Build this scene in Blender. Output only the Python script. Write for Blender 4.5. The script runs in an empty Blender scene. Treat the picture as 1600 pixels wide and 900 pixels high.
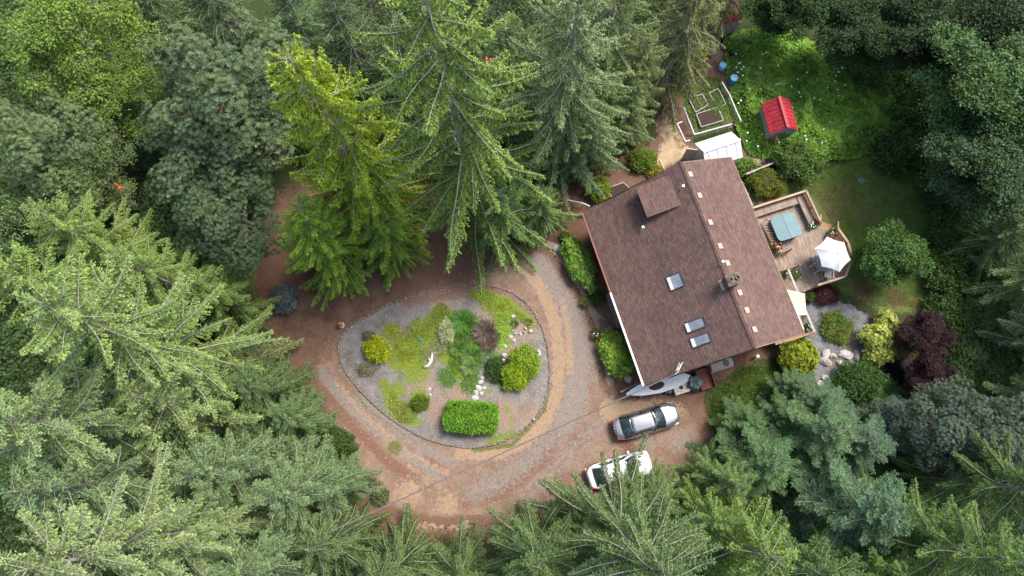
import bpy, math, random
import numpy as np
from mathutils import Vector, Matrix, noise as mnoise
RAD = math.radians
random.seed(7)
rng = np.random.default_rng(11)
S = bpy.context.scene
COL = S.collection

# ------------------------------------------------------------------ camera
FPX, CAMH, NADIR = 1100.0, 52.0, (805.0, 720.0)      # focal length in photo pixels, drone height, foot point
_d = Vector(((NADIR[0]-800)/FPX, -(NADIR[1]-450)/FPX, -1.0)).normalized()
_up = -_d
_x = Vector((1, 0, 0)); _x = (_x - _x.dot(_up)*_up).normalized()
_y = _up.cross(_x)
RW = Matrix((_x, _y, _up))                            # camera vector -> world vector
cam_data = bpy.data.cameras.new('camera')
cam_data.sensor_width = 36.0
cam_data.lens = 36.0*FPX/1600.0
cam_data.clip_start = 0.5
cam_data.clip_end = 2000
cam = bpy.data.objects.new('camera', cam_data)
COL.objects.link(cam)
cam.matrix_world = Matrix.Translation((0, 0, CAMH)) @ RW.to_4x4()
S.camera = cam

# ------------------------------------------------------------------ sky and sun
SUN_AZ, SUN_EL = 40.0, 58.0       # azimuth counter-clockwise from +x (picture right), elevation
w = bpy.data.worlds.new('World'); S.world = w; w.use_nodes = True
nt = w.node_tree
sky = nt.nodes.new('ShaderNodeTexSky'); sky.sky_type = 'NISHITA'; sky.sun_disc = False
sky.sun_elevation = RAD(SUN_EL); sky.sun_rotation = RAD(90.0-SUN_AZ)
sky.air_density = 1.0; sky.dust_density = 3.0; sky.ozone_density = 0.6
nt.links.new(sky.outputs[0], nt.nodes['Background'].inputs[0])
nt.nodes['Background'].inputs[1].default_value = 0.15
sd = bpy.data.lights.new('sun', 'SUN'); sd.energy = 2.3; sd.angle = RAD(20); sd.color = (1.0, 0.955, 0.89)
sun = bpy.data.objects.new('sun', sd); COL.objects.link(sun)
_sv = Vector((math.cos(RAD(SUN_EL))*math.cos(RAD(SUN_AZ)), math.cos(RAD(SUN_EL))*math.sin(RAD(SUN_AZ)), math.sin(RAD(SUN_EL))))
sun.rotation_euler = _sv.to_track_quat('Z', 'Y').to_euler()
S.view_settings.view_transform = 'Standard'
S.view_settings.look = 'None'
S.view_settings.gamma = 1.0
S.view_settings.use_curve_mapping = False
S.view_settings.exposure = 1.06
S.cycles.max_bounces = 6
S.cycles.diffuse_bounces = 3
S.cycles.transparent_max_bounces = 8
S.cycles.use_denoising = True

# ------------------------------------------------------------------ pixel -> place
def ray(u, v):
    c = Vector(((u-800)/FPX, -(v-450)/FPX, -1.0))
    return Vector((_x.dot(c), _y.dot(c), _up.dot(c)))
def P(u, v, z=0.0):
    r = ray(u, v); t = (z-CAMH)/r.z
    return Vector((r.x*t, r.y*t, z))

# ------------------------------------------------------------------ helpers
def thing(name, label, cat, loc=(0, 0, 0), rotz=0.0, group=None, scale=1.0):
    o = bpy.data.objects.new(name, None); COL.objects.link(o)
    o.location = loc; o.rotation_euler = (0, 0, rotz); o.scale = (scale,)*3
    o.empty_display_size = 0.2
    tag(o, label, cat, group)
    return o
def tag(o, label=None, cat=None, group=None, kind=None):
    if label: o['label'] = label
    if cat: o['category'] = cat
    if group: o['group'] = group
    if kind: o['kind'] = kind
    return o
def mesh_np(name, V, F, tint=None, extra=None, smooth=False):
    """V (n,3) array, F (m,k) int array of equal-sized faces"""
    V = np.asarray(V, dtype=np.float32); F = np.asarray(F, dtype=np.int32)
    me = bpy.data.meshes.new(name)
    m, k = F.shape
    me.vertices.add(len(V)); me.vertices.foreach_set('co', V.ravel())
    me.loops.add(m*k); me.loops.foreach_set('vertex_index', F.ravel())
    me.polygons.add(m)
    me.polygons.foreach_set('loop_start', np.arange(0, m*k, k, dtype=np.int32))
    if smooth: me.polygons.foreach_set('use_smooth', np.ones(m, dtype=bool))
    if tint is not None:
        at = me.attributes.new('tint', 'FLOAT', 'POINT'); at.data.foreach_set('value', np.asarray(tint, dtype=np.float32))
    for kx, vx in (extra or {}).items():
        at = me.attributes.new(kx, 'FLOAT', 'POINT'); at.data.foreach_set('value', np.asarray(vx, dtype=np.float32))
    me.update(calc_edges=True); me.validate()
    return me
def link(name, me, mat=None, parent=None, loc=None, color=None):
    o = bpy.data.objects.new(name, me); COL.objects.link(o)
    if mat is not None and len(me.materials) == 0: me.materials.append(mat)
    if parent is not None: o.parent = parent
    if loc is not None: o.location = loc
    if color is not None: o.color = (*color, 1.0)
    return o
class MB:
    """collects the faces of ONE piece"""
    def __init__(s): s.v = []; s.f = []
    def add(s, vs, fs):
        b = len(s.v); s.v += [tuple(p) for p in vs]; s.f += [tuple(b+i for i in f) for f in fs]; return s
    def box(s, x0, x1, y0, y1, z0, z1):
        return s.add([(x0,y0,z0),(x1,y0,z0),(x1,y1,z0),(x0,y1,z0),(x0,y0,z1),(x1,y0,z1),(x1,y1,z1),(x0,y1,z1)],
                     [(0,3,2,1),(4,5,6,7),(0,1,5,4),(1,2,6,5),(2,3,7,6),(3,0,4,7)])
    def bar(s, a, b, w, h=None, up=(0, 0, 1)):
        """a box beam from a to b, width w (sideways), height h"""
        h = h or w; a = Vector(a); b = Vector(b); d = (b-a).normalized(); u = Vector(up)
        if abs(d.dot(u)) > .98: u = Vector((1, 0, 0))
        n = d.cross(u).normalized(); u = n.cross(d)
        vs = [p+n*i*w/2+u*j*h/2 for p in (a, b) for i, j in ((-1,-1),(1,-1),(1,1),(-1,1))]
        return s.add(vs, [(0,1,2,3),(7,6,5,4),(0,4,5,1),(1,5,6,2),(2,6,7,3),(3,7,4,0)])
    def tube(s, pts, rad, n=6, cap=True):
        pts = [Vector(p) for p in pts]; rad = rad if isinstance(rad, (list, tuple)) else [rad]*len(pts)
        b = len(s.v); ref = Vector((0.3, 0.2, 1)).normalized()
        for i, p in enumerate(pts):
            d = (pts[min(i+1, len(pts)-1)]-pts[max(i-1, 0)]).normalized()
            r = ref if abs(d.dot(ref)) < .95 else Vector((1, 0, 0))
            e = d.cross(r).normalized(); g = e.cross(d)
            for k in range(n):
                a = 2*math.pi*k/n; s.v.append(tuple(p+(e*math.cos(a)+g*math.sin(a))*rad[i]))
        for i in range(len(pts)-1):
            for k in range(n):
                k2 = (k+1) % n; s.f.append((b+i*n+k, b+i*n+k2, b+(i+1)*n+k2, b+(i+1)*n+k))
        if cap:
            s.f.append(tuple(b+k for k in range(n))[::-1]); s.f.append(tuple(b+(len(pts)-1)*n+k for k in range(n)))
        return s
    def lathe(s, prof, n=16, c=(0, 0, 0)):
        b = len(s.v)
        for r, z in prof:
            for k in range(n):
                a = 2*math.pi*k/n; s.v.append((c[0]+r*math.cos(a), c[1]+r*math.sin(a), c[2]+z))
        for i in range(len(prof)-1):
            for k in range(n):
                k2 = (k+1) % n; s.f.append((b+i*n+k, b+i*n+k2, b+(i+1)*n+k2, b+(i+1)*n+k))
        s.f.append(tuple(b+k for k in range(n))[::-1]); s.f.append(tuple(b+(len(prof)-1)*n+k for k in range(n)))
        return s
    def prism(s, poly, z0, z1):
        n = len(poly); b = len(s.v)
        s.v += [(p[0], p[1], z0) for p in poly]+[(p[0], p[1], z1) for p in poly]
        s.f += [tuple(b+i for i in range(n))[::-1], tuple(b+n+i for i in range(n))]
        s.f += [(b+i, b+(i+1) % n, b+n+(i+1) % n, b+n+i) for i in range(n)]
        return s
    def build(s, name, mat, parent=None, loc=None, smooth=False, color=None, bevel=0.0, seg=2):
        me = bpy.data.meshes.new(name); me.from_pydata(s.v, [], s.f)
        if smooth: me.polygons.foreach_set('use_smooth', [True]*len(me.polygons))
        me.update()
        o = link(name, me, mat, parent, loc, color)
        if bevel:
            m = o.modifiers.new('b', 'BEVEL'); m.width = bevel; m.segments = seg; m.limit_method = 'ANGLE'; m.angle_limit = RAD(40)
        return o
def rock_mesh(seed, rx, ry, rz, sub=2, rough=.25):
    r = random.Random(seed)
    import bmesh
    bm = bmesh.new(); bmesh.ops.create_icosphere(bm, subdivisions=sub, radius=1)
    off = Vector((r.random()*50, r.random()*50, r.random()*50))
    for v in bm.verts:
        k = 1+rough*mnoise.noise(v.co*1.6+off)*1.6
        v.co = Vector((v.co.x*rx*k, v.co.y*ry*k, max(-.3, v.co.z)*rz*k))
    me = bpy.data.meshes.new('rock'); bm.to_mesh(me); bm.free()
    return me

# ------------------------------------------------------------------ materials
MATS = {}
class NT:
    def __init__(s, name):
        m = bpy.data.materials.new(name); m.use_nodes = True; s.m = m; s.t = m.node_tree; s.t.nodes.clear(); MATS[name] = m
        s.out = s.n('ShaderNodeOutputMaterial')
    def n(s, typ, **kw):
        nd = s.t.nodes.new(typ)
        for k, v in kw.items(): setattr(nd, k, v)
        return nd
    def l(s, a, b): s.t.links.new(a, b)
    def put(s, inp, val):
        if hasattr(val, 'is_output'): s.l(val, inp)
        else:
            if isinstance(val, (tuple, list)) and len(val) == 3 and inp.type == 'RGBA': val = (*val, 1)
            inp.default_value = val
    def coord(s, which='Object'): return s.n('ShaderNodeTexCoord').outputs[which]
    def mapping(s, vec, scale=(1,1,1), rot=(0,0,0)):
        n = s.n('ShaderNodeMapping'); s.l(vec, n.inputs[0]); n.inputs['Scale'].default_value = scale; n.inputs['Rotation'].default_value = rot; return n.outputs[0]
    def noise(s, vec, scale, detail=4, rough=.55, dist=0):
        n = s.n('ShaderNodeTexNoise'); s.l(vec, n.inputs['Vector']); n.inputs['Scale'].default_value = scale
        n.inputs['Detail'].default_value = detail; n.inputs['Roughness'].default_value = rough; n.inputs['Distortion'].default_value = dist
        return n.outputs['Fac']
    def voro(s, vec, scale, feat='F1', out='Distance'):
        n = s.n('ShaderNodeTexVoronoi', feature=feat); s.l(vec, n.inputs['Vector']); n.inputs['Scale'].default_value = scale; return n.outputs[out]
    def ramp(s, fac, stops):
        n = s.n('ShaderNodeValToRGB'); s.l(fac, n.inputs[0]); e = n.color_ramp.elements
        while len(e) < len(stops): e.new(.5)
        for i, (p, c) in enumerate(stops): e[i].position = p; e[i].color = (*c, 1) if len(c) == 3 else c
        return n.outputs[0]
    def rng(s, fac, a, b, c=0.0, d=1.0):
        n = s.n('ShaderNodeMapRange'); s.l(fac, n.inputs[0])
        for i, v in enumerate((a, b, c, d)): n.inputs[i+1].default_value = v
        return n.outputs[0]
    def mix(s, fac, a, b, mode='MIX'):
        n = s.n('ShaderNodeMix', data_type='RGBA', blend_type=mode)
        s.put(n.inputs[0], fac); s.put(n.inputs[6], a); s.put(n.inputs[7], b); return n.outputs[2]
    def math(s, op, a, b=0.0):
        n = s.n('ShaderNodeMath', operation=op); s.put(n.inputs[0], a); s.put(n.inputs[1], b); return n.outputs[0]
    def attr(s, name): return s.n('ShaderNodeAttribute', attribute_name=name).outputs['Fac']
    def bump(s, h, strength=.3, dist=.05):
        n = s.n('ShaderNodeBump'); s.l(h, n.inputs['Height']); n.inputs['Strength'].default_value = strength; n.inputs['Distance'].default_value = dist; return n.outputs[0]
    def bsdf(s, color, rough=.7, metal=0.0, spec=.3, normal=None, **kw):
        b = s.n('ShaderNodeBsdfPrincipled'); s.put(b.inputs['Base Color'], color); s.put(b.inputs['Roughness'], rough)
        s.put(b.inputs['Metallic'], metal); s.put(b.inputs['Specular IOR Level'], spec)
        if normal is not None: s.l(normal, b.inputs['Normal'])
        for k, v in kw.items(): s.put(b.inputs[k.replace('_', ' ')], v)
        return b.outputs[0]
    def done(s, sh): s.l(sh, s.out.inputs[0]); return s.m

def plain(name, color, rough=.6, metal=0.0, var=.18, scale=6.0, bump=.15, spec=.3, **kw):
    t = NT(name); co = t.coord(); n = t.noise(co, scale, 5); n2 = t.noise(co, scale*9, 3)
    dark = tuple(c*(1-var) for c in color); lite = tuple(min(1, c*(1+var)) for c in color)
    c = t.mix(t.rng(n, .3, .7), dark, lite)
    return t.done(t.bsdf(c, t.rng(n, .3, .7, max(0, rough-.08), min(1, rough+.08)), metal, spec, t.bump(n2, bump, .01), **kw))

def foliage(name, trans=.3, rough=.55, yellow=(1.35, 1.15, .55), blue=(.85, 1.0, .95), fres=.25):
    t = NT(name); oi = t.n('ShaderNodeObjectInfo'); tint = t.attr('tint'); co = t.coord()
    n = t.noise(co, .55, 3); n2 = t.noise(co, 2.3, 2)
    base = oi.outputs['Color']
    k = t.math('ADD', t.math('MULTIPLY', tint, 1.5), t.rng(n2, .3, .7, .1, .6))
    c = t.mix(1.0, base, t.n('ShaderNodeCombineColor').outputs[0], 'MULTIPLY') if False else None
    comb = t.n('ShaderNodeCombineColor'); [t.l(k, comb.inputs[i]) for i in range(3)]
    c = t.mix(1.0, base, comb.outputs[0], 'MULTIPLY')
    c = t.mix(t.rng(n, .35, .7, 0, .55), c, t.mix(1.0, c, yellow, 'MULTIPLY'))
    c = t.mix(t.rng(n2, .5, .75, 0, .5), c, t.mix(1.0, c, blue, 'MULTIPLY'))
    p = t.bsdf(c, rough, 0, fres)
    tr = t.n('ShaderNodeBsdfTranslucent'); t.l(t.mix(1.0, c, (1.25, 1.2, .7), 'MULTIPLY'), tr.inputs[0])
    m = t.n('ShaderNodeMixShader'); m.inputs[0].default_value = trans; t.l(p, m.inputs[1]); t.l(tr.outputs[0], m.inputs[2])
    return t.done(m.outputs[0])
LEAF = foliage('leaf'); NEEDLE = foliage('needle', .14, .55, (1.25, 1.1, .6), (.85, 1.0, .95), .2)
GLOSSY = foliage('glossy_leaf', .15, .5, (1.5, 1.2, .6), (.85, 1.0, .95), .3)

def bark(name, a, b):
    t = NT(name); co = t.coord(); n = t.noise(t.mapping(co, (6, 6, 1.2)), 2, 6, .65)
    return t.done(t.bsdf(t.ramp(n, [(.3, a), (.7, b)]), .9, 0, .15, t.bump(n, .6, .04)))
BARK = bark('bark', (.085, .06, .042), (.24, .185, .14)); LIMB = bark('limb_bark', (.2, .175, .145), (.46, .42, .365))
REDBARK = bark('red_bark', (.16, .07, .04), (.36, .19, .11))

def ground_mat(name, base, layers, speck=None, bumpk=.5, scale=1.0):
    """base = (dark, light); layers = [(attribute, colour dark, colour light)] mixed by the vertex weights broken up with noise"""
    t = NT(name); co = t.coord()
    n = t.noise(co, .9*scale, 6, .62); nf = t.noise(co, 14*scale, 5, .7); nm = t.noise(co, 3.6*scale, 5, .65)
    c = t.mix(t.rng(n, .3, .7), *base)
    c = t.mix(t.rng(nf, .3, .72, 0, .55), c, t.mix(1.0, c, (1.7, 1.6, 1.5), 'MULTIPLY'))
    for at, d, li in layers:
        a = t.attr(at)
        f = t.rng(t.math('ADD', a, t.math('MULTIPLY', t.math('SUBTRACT', nm, .5), 1.5)), .38, .64)
        f = t.math('MULTIPLY', f, t.rng(a, 0.02, .2))
        c = t.mix(f, c, t.mix(t.rng(nf, .3, .7), d, li))
    if speck:
        v = t.voro(co, 9*scale); f = t.math('LESS_THAN', v, .2)
        f = t.math('MULTIPLY', f, t.rng(nm, .5, .62)); c = t.mix(f, c, speck)
        v2 = t.voro(co, 21*scale, out='Color'); c = t.mix(.22, c, t.mix(1.0, c, v2, 'OVERLAY'))
    h = t.math('ADD', t.math('MULTIPLY', nf, .6), nm)
    return t.done(t.bsdf(c, .93, 0, .12, t.bump(h, bumpk, .05)))
EDGE = ('edge', (.1, .058, .04), (.2, .122, .085))
M_GROUND = ground_mat('forest_floor', ((.075, .045, .031), (.165, .1, .07)),
                      [('moss', (.022, .036, .012), (.05, .07, .022)), ('tan', (.24, .165, .1), (.38, .28, .18)), ('red', (.115, .062, .042), (.2, .112, .077))], (.3, .22, .15))
M_DRIVE = ground_mat('driveway_dirt', ((0.1395, 0.0900, 0.0648), (0.2250, 0.1575, 0.1215)),
                     [('red', (0.1395, 0.0720, 0.0495), (0.2160, 0.1215, 0.0882)), ('grey', (.162, .128, .108), (.268, .225, .197)), ('tan', (0.2250, 0.1485, 0.0945), (0.3780, 0.2700, 0.1800)), ('moss', (0.0900, 0.0900, 0.0315), (0.1620, 0.1530, 0.0540)), EDGE], (0.4950, 0.4140, 0.3240))
M_BED = ground_mat('bed_gravel', ((.11, .1, .093), (.205, .19, .178)),
                   [('tan', (.19, .13, .095), (.31, .235, .175)), ('red', (.14, .082, .062), (.23, .145, .112)), ('moss', (.09, .13, .02), (.2, .25, .04)), ('green', (.03, .065, .012), (.08, .14, .025))], (.5, .45, .4), .7, 1.4)
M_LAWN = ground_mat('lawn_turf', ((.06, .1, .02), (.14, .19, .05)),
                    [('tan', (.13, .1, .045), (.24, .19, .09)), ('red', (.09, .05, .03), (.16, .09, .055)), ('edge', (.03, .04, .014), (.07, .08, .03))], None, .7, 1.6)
M_GRAVEL = ground_mat('blue_gravel', ((0.0816, 0.0850, 0.0884), (0.1836, 0.1870, 0.1938)), [('tan', (0.1088, 0.0816, 0.0612), (0.2040, 0.1632, 0.1292)), ('moss', (0.0476, 0.0612, 0.0204), (0.0952, 0.1088, 0.0408))], (0.3400, 0.3400, 0.3400), .8, 2.2)
M_SAND = ground_mat('straw_path', ((.25, .175, .11), (.42, .32, .21)), [('red', (.16, .08, .055), (.26, .14, .095)), ('moss', (.08, .09, .03), (.17, .17, .07)), EDGE], (.6, .5, .36))
M_CONC = ground_mat('worn_concrete', ((.16, .13, .115), (.27, .225, .2)), [('tan', (.26, .16, .1), (.4, .27, .17)), ('moss', (.06, .065, .03), (.12, .12, .06)), ('red', (.12, .07, .05), (.2, .12, .085))], None, .3)

def roof_mat():
    t = NT('shingles'); co = t.coord()
    v = t.n('ShaderNodeSeparateXYZ'); t.l(co, v.inputs[0])
    cmb = t.n('ShaderNodeCombineXYZ'); t.l(v.outputs[1], cmb.inputs[0]); t.l(v.outputs[0], cmb.inputs[1])
    br = t.n('ShaderNodeTexBrick'); t.l(cmb.outputs[0], br.inputs[0])
    br.inputs['Scale'].default_value = 1.0; br.inputs['Brick Width'].default_value = .30; br.inputs['Row Height'].default_value = .145
    br.inputs['Mortar Size'].default_value = .012; br.inputs['Mortar Smooth'].default_value = .3; br.inputs['Bias'].default_value = 0
    br.inputs['Color1'].default_value = (.112, .069, .057, 1); br.inputs['Color2'].default_value = (.165, .108, .091, 1); br.inputs['Mortar'].default_value = (.06, .036, .03, 1)
    n = t.noise(co, .8, 4); n2 = t.noise(co, 26, 3); n3 = t.noise(t.mapping(co, (.5, 2.5, .5)), 1.0, 3)
    c = t.mix(t.rng(n2, .3, .7, 0, .45), br.outputs[0], t.mix(1.0, br.outputs[0], (1.55, 1.5, 1.5), 'MULTIPLY'))
    c = t.mix(t.rng(n, .4, .68, 0, .5), c, t.mix(1.0, c, (.62, .66, .74), 'MULTIPLY'))
    c = t.mix(t.rng(n3, .52, .72, 0, .4), c, t.mix(1.0, c, (1.35, 1.08, .95), 'MULTIPLY'))
    return t.done(t.bsdf(c, .88, 0, .2, t.bump(n2, .4, .01)))
M_ROOF = roof_mat()
def wood(name, a, b, along=1, rough=.75, streak=1.0):
    t = NT(name); co = t.coord(); sc = [14, 14, 14]; sc[along] = 1.1
    n = t.noise(t.mapping(co, tuple(sc)), 1.0*streak, 6, .65); n2 = t.noise(co, 1.7, 4); oi = t.n('ShaderNodeObjectInfo').outputs['Random']
    c = t.ramp(n, [(.28, a), (.72, b)])
    c = t.mix(t.rng(oi, 0, 1, 0, .5), c, t.mix(1.0, c, (.62, .6, .6), 'MULTIPLY'))
    c = t.mix(t.rng(n2, .5, .75, 0, .6), c, t.mix(1.0, c, (1.5, 1.45, 1.4), 'MULTIPLY'))
    return t.done(t.bsdf(c, rough, 0, .25, t.bump(n, .35, .015)))
W_DECK = wood('deck_wood', (.15, .098, .066), (.45, .36, .285)); W_RAIL = wood('rail_wood', (.3, .2, .13), (.52, .4, .3), 0)
W_NEW = wood('cedar_wood', (.3, .17, .085), (.5, .33, .19), 0); W_DARK = wood('dark_siding', (.06, .035, .025), (.13, .08, .06), 2)
W_RED = wood('red_stained_wood', (.13, .045, .03), (.26, .11, .075), 0); W_GREY = wood('weathered_wood', (.3, .27, .24), (.55, .5, .46), 0)
W_TRIM = wood('trim_wood', (.22, .12, .08), (.36, .22, .15), 1)
M_WHITE = plain('white_paint', (.78, .78, .77), .45, 0, .08, 3, .05); M_PVC = plain('white_plastic', (.8, .8, .78), .35, 0, .07, 3, .04)
M_SHEET = plain('white_sheet', (.68, .69, .7), .4, 0, .05, 2, .1); M_METAL = plain('metal', (.55, .56, .57), .35, .9, .12, 8, .05)
M_DKMETAL = plain('dark_metal', (.09, .09, .095), .45, .6, .2, 8, .05); M_VENT = plain('vent_beige', (.4, .31, .23), .7, 0, .1, 9, .1)
M_BLACK = plain('black_plastic', (.02, .02, .022), .45, 0, .2, 6, .05); M_BLUE = plain('blue_plastic', (.05, .24, .55), .35, 0, .12, 4, .04)
M_LTBLUE = plain('pale_blue_plastic', (.25, .52, .72), .4, 0, .15, 4, .04)
M_TUB = plain('tub_cover_vinyl', (.1, .19, .21), .5, 0, .14, 2.5, .12); M_SKIRT = plain('tub_skirt', (.025, .032, .035), .5, 0, .2, 5, .1)
M_CANVAS = plain('white_canvas', (.78, .78, .76), .8, 0, .03, 3, .05); M_CREAM = plain('cream_canvas', (.7, .62, .36), .8, 0, .05, 3, .05)
M_FABRIC = plain('grey_fabric', (.3, .31, .3), .9, 0, .2, 9, .2); M_TARP = plain('grey_green_tarp', (.09, .14, .14), .5, 0, .25, 5, .3)
M_STONE = plain('pale_stone', (.42, .4, .37), .9, 0, .25, 7, .5); M_ROCK = plain('grey_rock', (.3, .27, .24), .92, 0, .35, 5, .6)
M_KERB = plain('edging_stone', (.2, .17, .145), .92, 0, .4, 6, .5); M_TERRA = plain('terracotta', (.36, .16, .09), .8, 0, .25, 8, .2)
M_POT = plain('pot', (.3, .2, .15), .8, 0, .3, 8, .2); M_SOIL = plain('soil', (.05, .035, .027), .95, 0, .35, 12, .6)
M_BRICK = plain('chimney_stone', (.2, .13, .09), .9, 0, .4, 9, .5); M_CAP = plain('chimney_cap', (.17, .13, .1), .9, 0, .45, 7, .5)
M_RED = plain('red_metal', (.33, .026, .034), .55, 0, .38, 3.5, .12); M_SHEDWALL = plain('grey_boards', (.3, .27, .25), .85, 0, .3, 6, .3)
M_BEIGE = plain('beige_plastic', (.6, .54, .44), .6, 0, .12, 6, .1); M_GRASSY = plain('yellow_petals', (.75, .5, .02), .6, 0, .2, 8, .1)
M_PETAL = plain('white_petals', (.8, .8, .78), .7, 0, .05, 8, .05); M_PINK = plain('red_petals', (.6, .05, .09), .6, 0, .3, 8, .05)
M_DRIFT = plain('bleached_driftwood', (.6, .54, .47), .85, 0, .2, 9, .4); M_CABLE = plain('cable', (.16, .15, .145), .7, 0, .25, 20, .2)
M_FACIA = plain('rusty_gutter', (.24, .095, .06), .6, 0, .2, 5, .1); M_TAN = plain('tan_concrete', (.45, .4, .34), .9, 0, .2, 5, .3)
def glass(name, color, rough=.05):
    t = NT(name); n = t.noise(t.coord(), 2.2, 3)
    return t.done(t.bsdf(t.mix(t.rng(n, .35, .7), tuple(c*.6 for c in color), color), rough, 0, 1.0, None, Coat_Weight=1.0, Coat_Roughness=.03))
G_SKY = glass('skylight_glass', (.3, .33, .35), .12); G_WIN = glass('window_glass', (.035, .045, .05)); G_CAR = glass('car_glass', (.03, .05, .05), .03)
def carpaint(name, color, metal):
    t = NT(name); n = t.noise(t.coord(), 1.5, 3)
    return t.done(t.bsdf(t.mix(t.rng(n, .3, .7), tuple(c*.93 for c in color), color), t.rng(n, .3, .7, .1, .16), metal, .5, None, Coat_Weight=1.0, Coat_Roughness=.04))
P_GREY = carpaint('charcoal_car_paint', (.36, .365, .38), .75); P_WHITE = carpaint('white_car_paint', (.75, .75, .74), 0.0)
M_TYRE = plain('tyre', (.02, .02, .02), .85, 0, .2, 9, .1); M_TAIL = plain('tail_lamp', (.4, .01, .015), .2, 0, .1, 6, .02); M_LAMP = plain('head_lamp', (.65, .66, .68), .1, .3, .1, 6, .02)
M_DARKPAINT = carpaint('dark_car_side', (.02, .021, .024), .3)
def water():
    t = NT('pond_water'); n = t.noise(t.coord(), 3, 3)
    return t.done(t.bsdf((.006, .009, .01), .06, 0, .12, t.bump(n, .04, .05)))
M_WATER = water()

# ------------------------------------------------------------------ leaf geometry (numpy)
def unit(a):
    return a/np.maximum(np.linalg.norm(a, axis=-1, keepdims=True), 1e-9)
def leaves(C, D, N, L, Wd, lift=.06, mid=.45):
    """one folded diamond per leaf: C base, D direction, N upper side"""
    C = np.asarray(C, float); D = unit(np.asarray(D, float)); n = len(C)
    Sd = unit(np.cross(D, N)); N2 = np.cross(Sd, D)
    L = np.broadcast_to(np.asarray(L, float), (n,))[:, None]; Wd = np.broadcast_to(np.asarray(Wd, float), (n,))[:, None]
    m = C+D*L*mid+N2*L*lift
    V = np.stack([C, m+Sd*Wd/2, C+D*L-N2*L*lift*.8, m-Sd*Wd/2], 1).reshape(-1, 3)
    b = np.arange(n)[:, None]*4
    F = np.concatenate([b+np.array([[0, 1, 2]]), b+np.array([[0, 2, 3]])], 1).reshape(-1, 3)
    return V, F
def randdir(n, r=rng):
    return unit(r.normal(size=(n, 3)))
def pts_in_poly(poly, xy):
    """poly (k,2), xy (n,2) -> bool"""
    x, y = xy[:, 0], xy[:, 1]; ins = np.zeros(len(xy), bool); k = len(poly)
    for i in range(k):
        x1, y1 = poly[i]; x2, y2 = poly[(i+1) % k]
        if y1 == y2: continue
        c = ((y1 > y) != (y2 > y)) & (x < (x2-x1)*(y-y1)/(y2-y1)+x1); ins ^= c
    return ins
def vnoise(xy, scale, seed=0):
    """smooth value noise, 0..1"""
    q = xy*scale+seed*17.31; i = np.floor(q).astype(int); f = q-i; f = f*f*(3-2*f)
    def h(a, b):
        k = (a*374761393+b*668265263+seed*974711) & 0x7fffffff
        k = (k ^ (k >> 13))*1274126177 & 0x7fffffff
        return ((k ^ (k >> 16)) & 0xffff)/65535.0
    a, b = i[:, 0], i[:, 1]; u, v = f[:, 0], f[:, 1]
    return (h(a, b)*(1-u)+h(a+1, b)*u)*(1-v)+(h(a, b+1)*(1-u)+h(a+1, b+1)*u)*v
def seg_dist(xy, pl):
    d = np.full(len(xy), 1e9)
    for a, b in zip(pl[:-1], pl[1:]):
        a = np.array(a); b = np.array(b); ab = b-a; t = np.clip(((xy-a)@ab)/max(ab@ab, 1e-9), 0, 1)
        d = np.minimum(d, np.linalg.norm(xy-(a+t[:, None]*ab), axis=1))
    return d
def pxpoly(pp, z=0.0): return np.array([P(u, v, z)[:2] for u, v in pp])
def weight(xy, strokes):
    """strokes: (kind, pixel points, width px) - 'line' or 'blob' (points are centres)"""
    wt = np.zeros(len(xy))
    for kind, pp, wd, s in strokes:
        q = pxpoly(pp); r = wd/22.0
        d = seg_dist(xy, q) if kind == 'line' else np.min([np.linalg.norm(xy-c, axis=1) for c in q], axis=0)
        wt = np.maximum(wt, s*np.clip(1.25-d/r, 0, 1))
    return wt
def smooth_poly(q, it=2):
    for _ in range(it):
        a = q; b = np.roll(q, -1, 0); q = np.empty((len(a)*2, 2)); q[0::2] = a*.75+b*.25; q[1::2] = a*.25+b*.75
    return q
def sheet(name, pp, z, mat, chans, sp=.11, rag=.25, relief=.012, smooth=2, label=None, dome=0.0):
    q = smooth_poly(pxpoly(pp), smooth)
    lo = q.min(0)-.5; hi = q.max(0)+.5
    nx, ny = (np.ceil((hi-lo)/sp)).astype(int)+1
    gx, gy = np.meshgrid(lo[0]+np.arange(nx)*sp, lo[1]+np.arange(ny)*sp, indexing='ij')
    xy = np.stack([gx.ravel(), gy.ravel()], 1)
    jit = xy+rag*np.stack([vnoise(xy, 1.3, 3)-.5+.5*(vnoise(xy, 4.1, 5)-.5), vnoise(xy, 1.3, 4)-.5+.5*(vnoise(xy, 4.1, 6)-.5)], 1)*2
    ins = pts_in_poly(q, jit).reshape(nx, ny)
    idx = np.arange(nx*ny).reshape(nx, ny)
    cell = ins[:-1, :-1] & ins[1:, :-1] & ins[1:, 1:] & ins[:-1, 1:]
    F = np.stack([idx[:-1, :-1], idx[1:, :-1], idx[1:, 1:], idx[:-1, 1:]], -1)[cell]
    used, inv = np.unique(F, return_inverse=True); F = inv.reshape(F.shape); xy = xy[used]
    zz = z+relief*(vnoise(xy, 1.1, 8)+.6*vnoise(xy, 4, 9))
    if dome: zz = zz+dome*np.clip(seg_dist(xy, np.vstack([q, q[:1]]))/2.0, 0, 1)
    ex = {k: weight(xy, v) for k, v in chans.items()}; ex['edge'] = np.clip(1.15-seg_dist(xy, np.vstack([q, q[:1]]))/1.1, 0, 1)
    me = mesh_np(name, np.column_stack([xy, zz]), F, extra=ex, smooth=True)
    o = link(name, me, mat); tag(o, label, None, None, 'structure')
    return o

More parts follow.
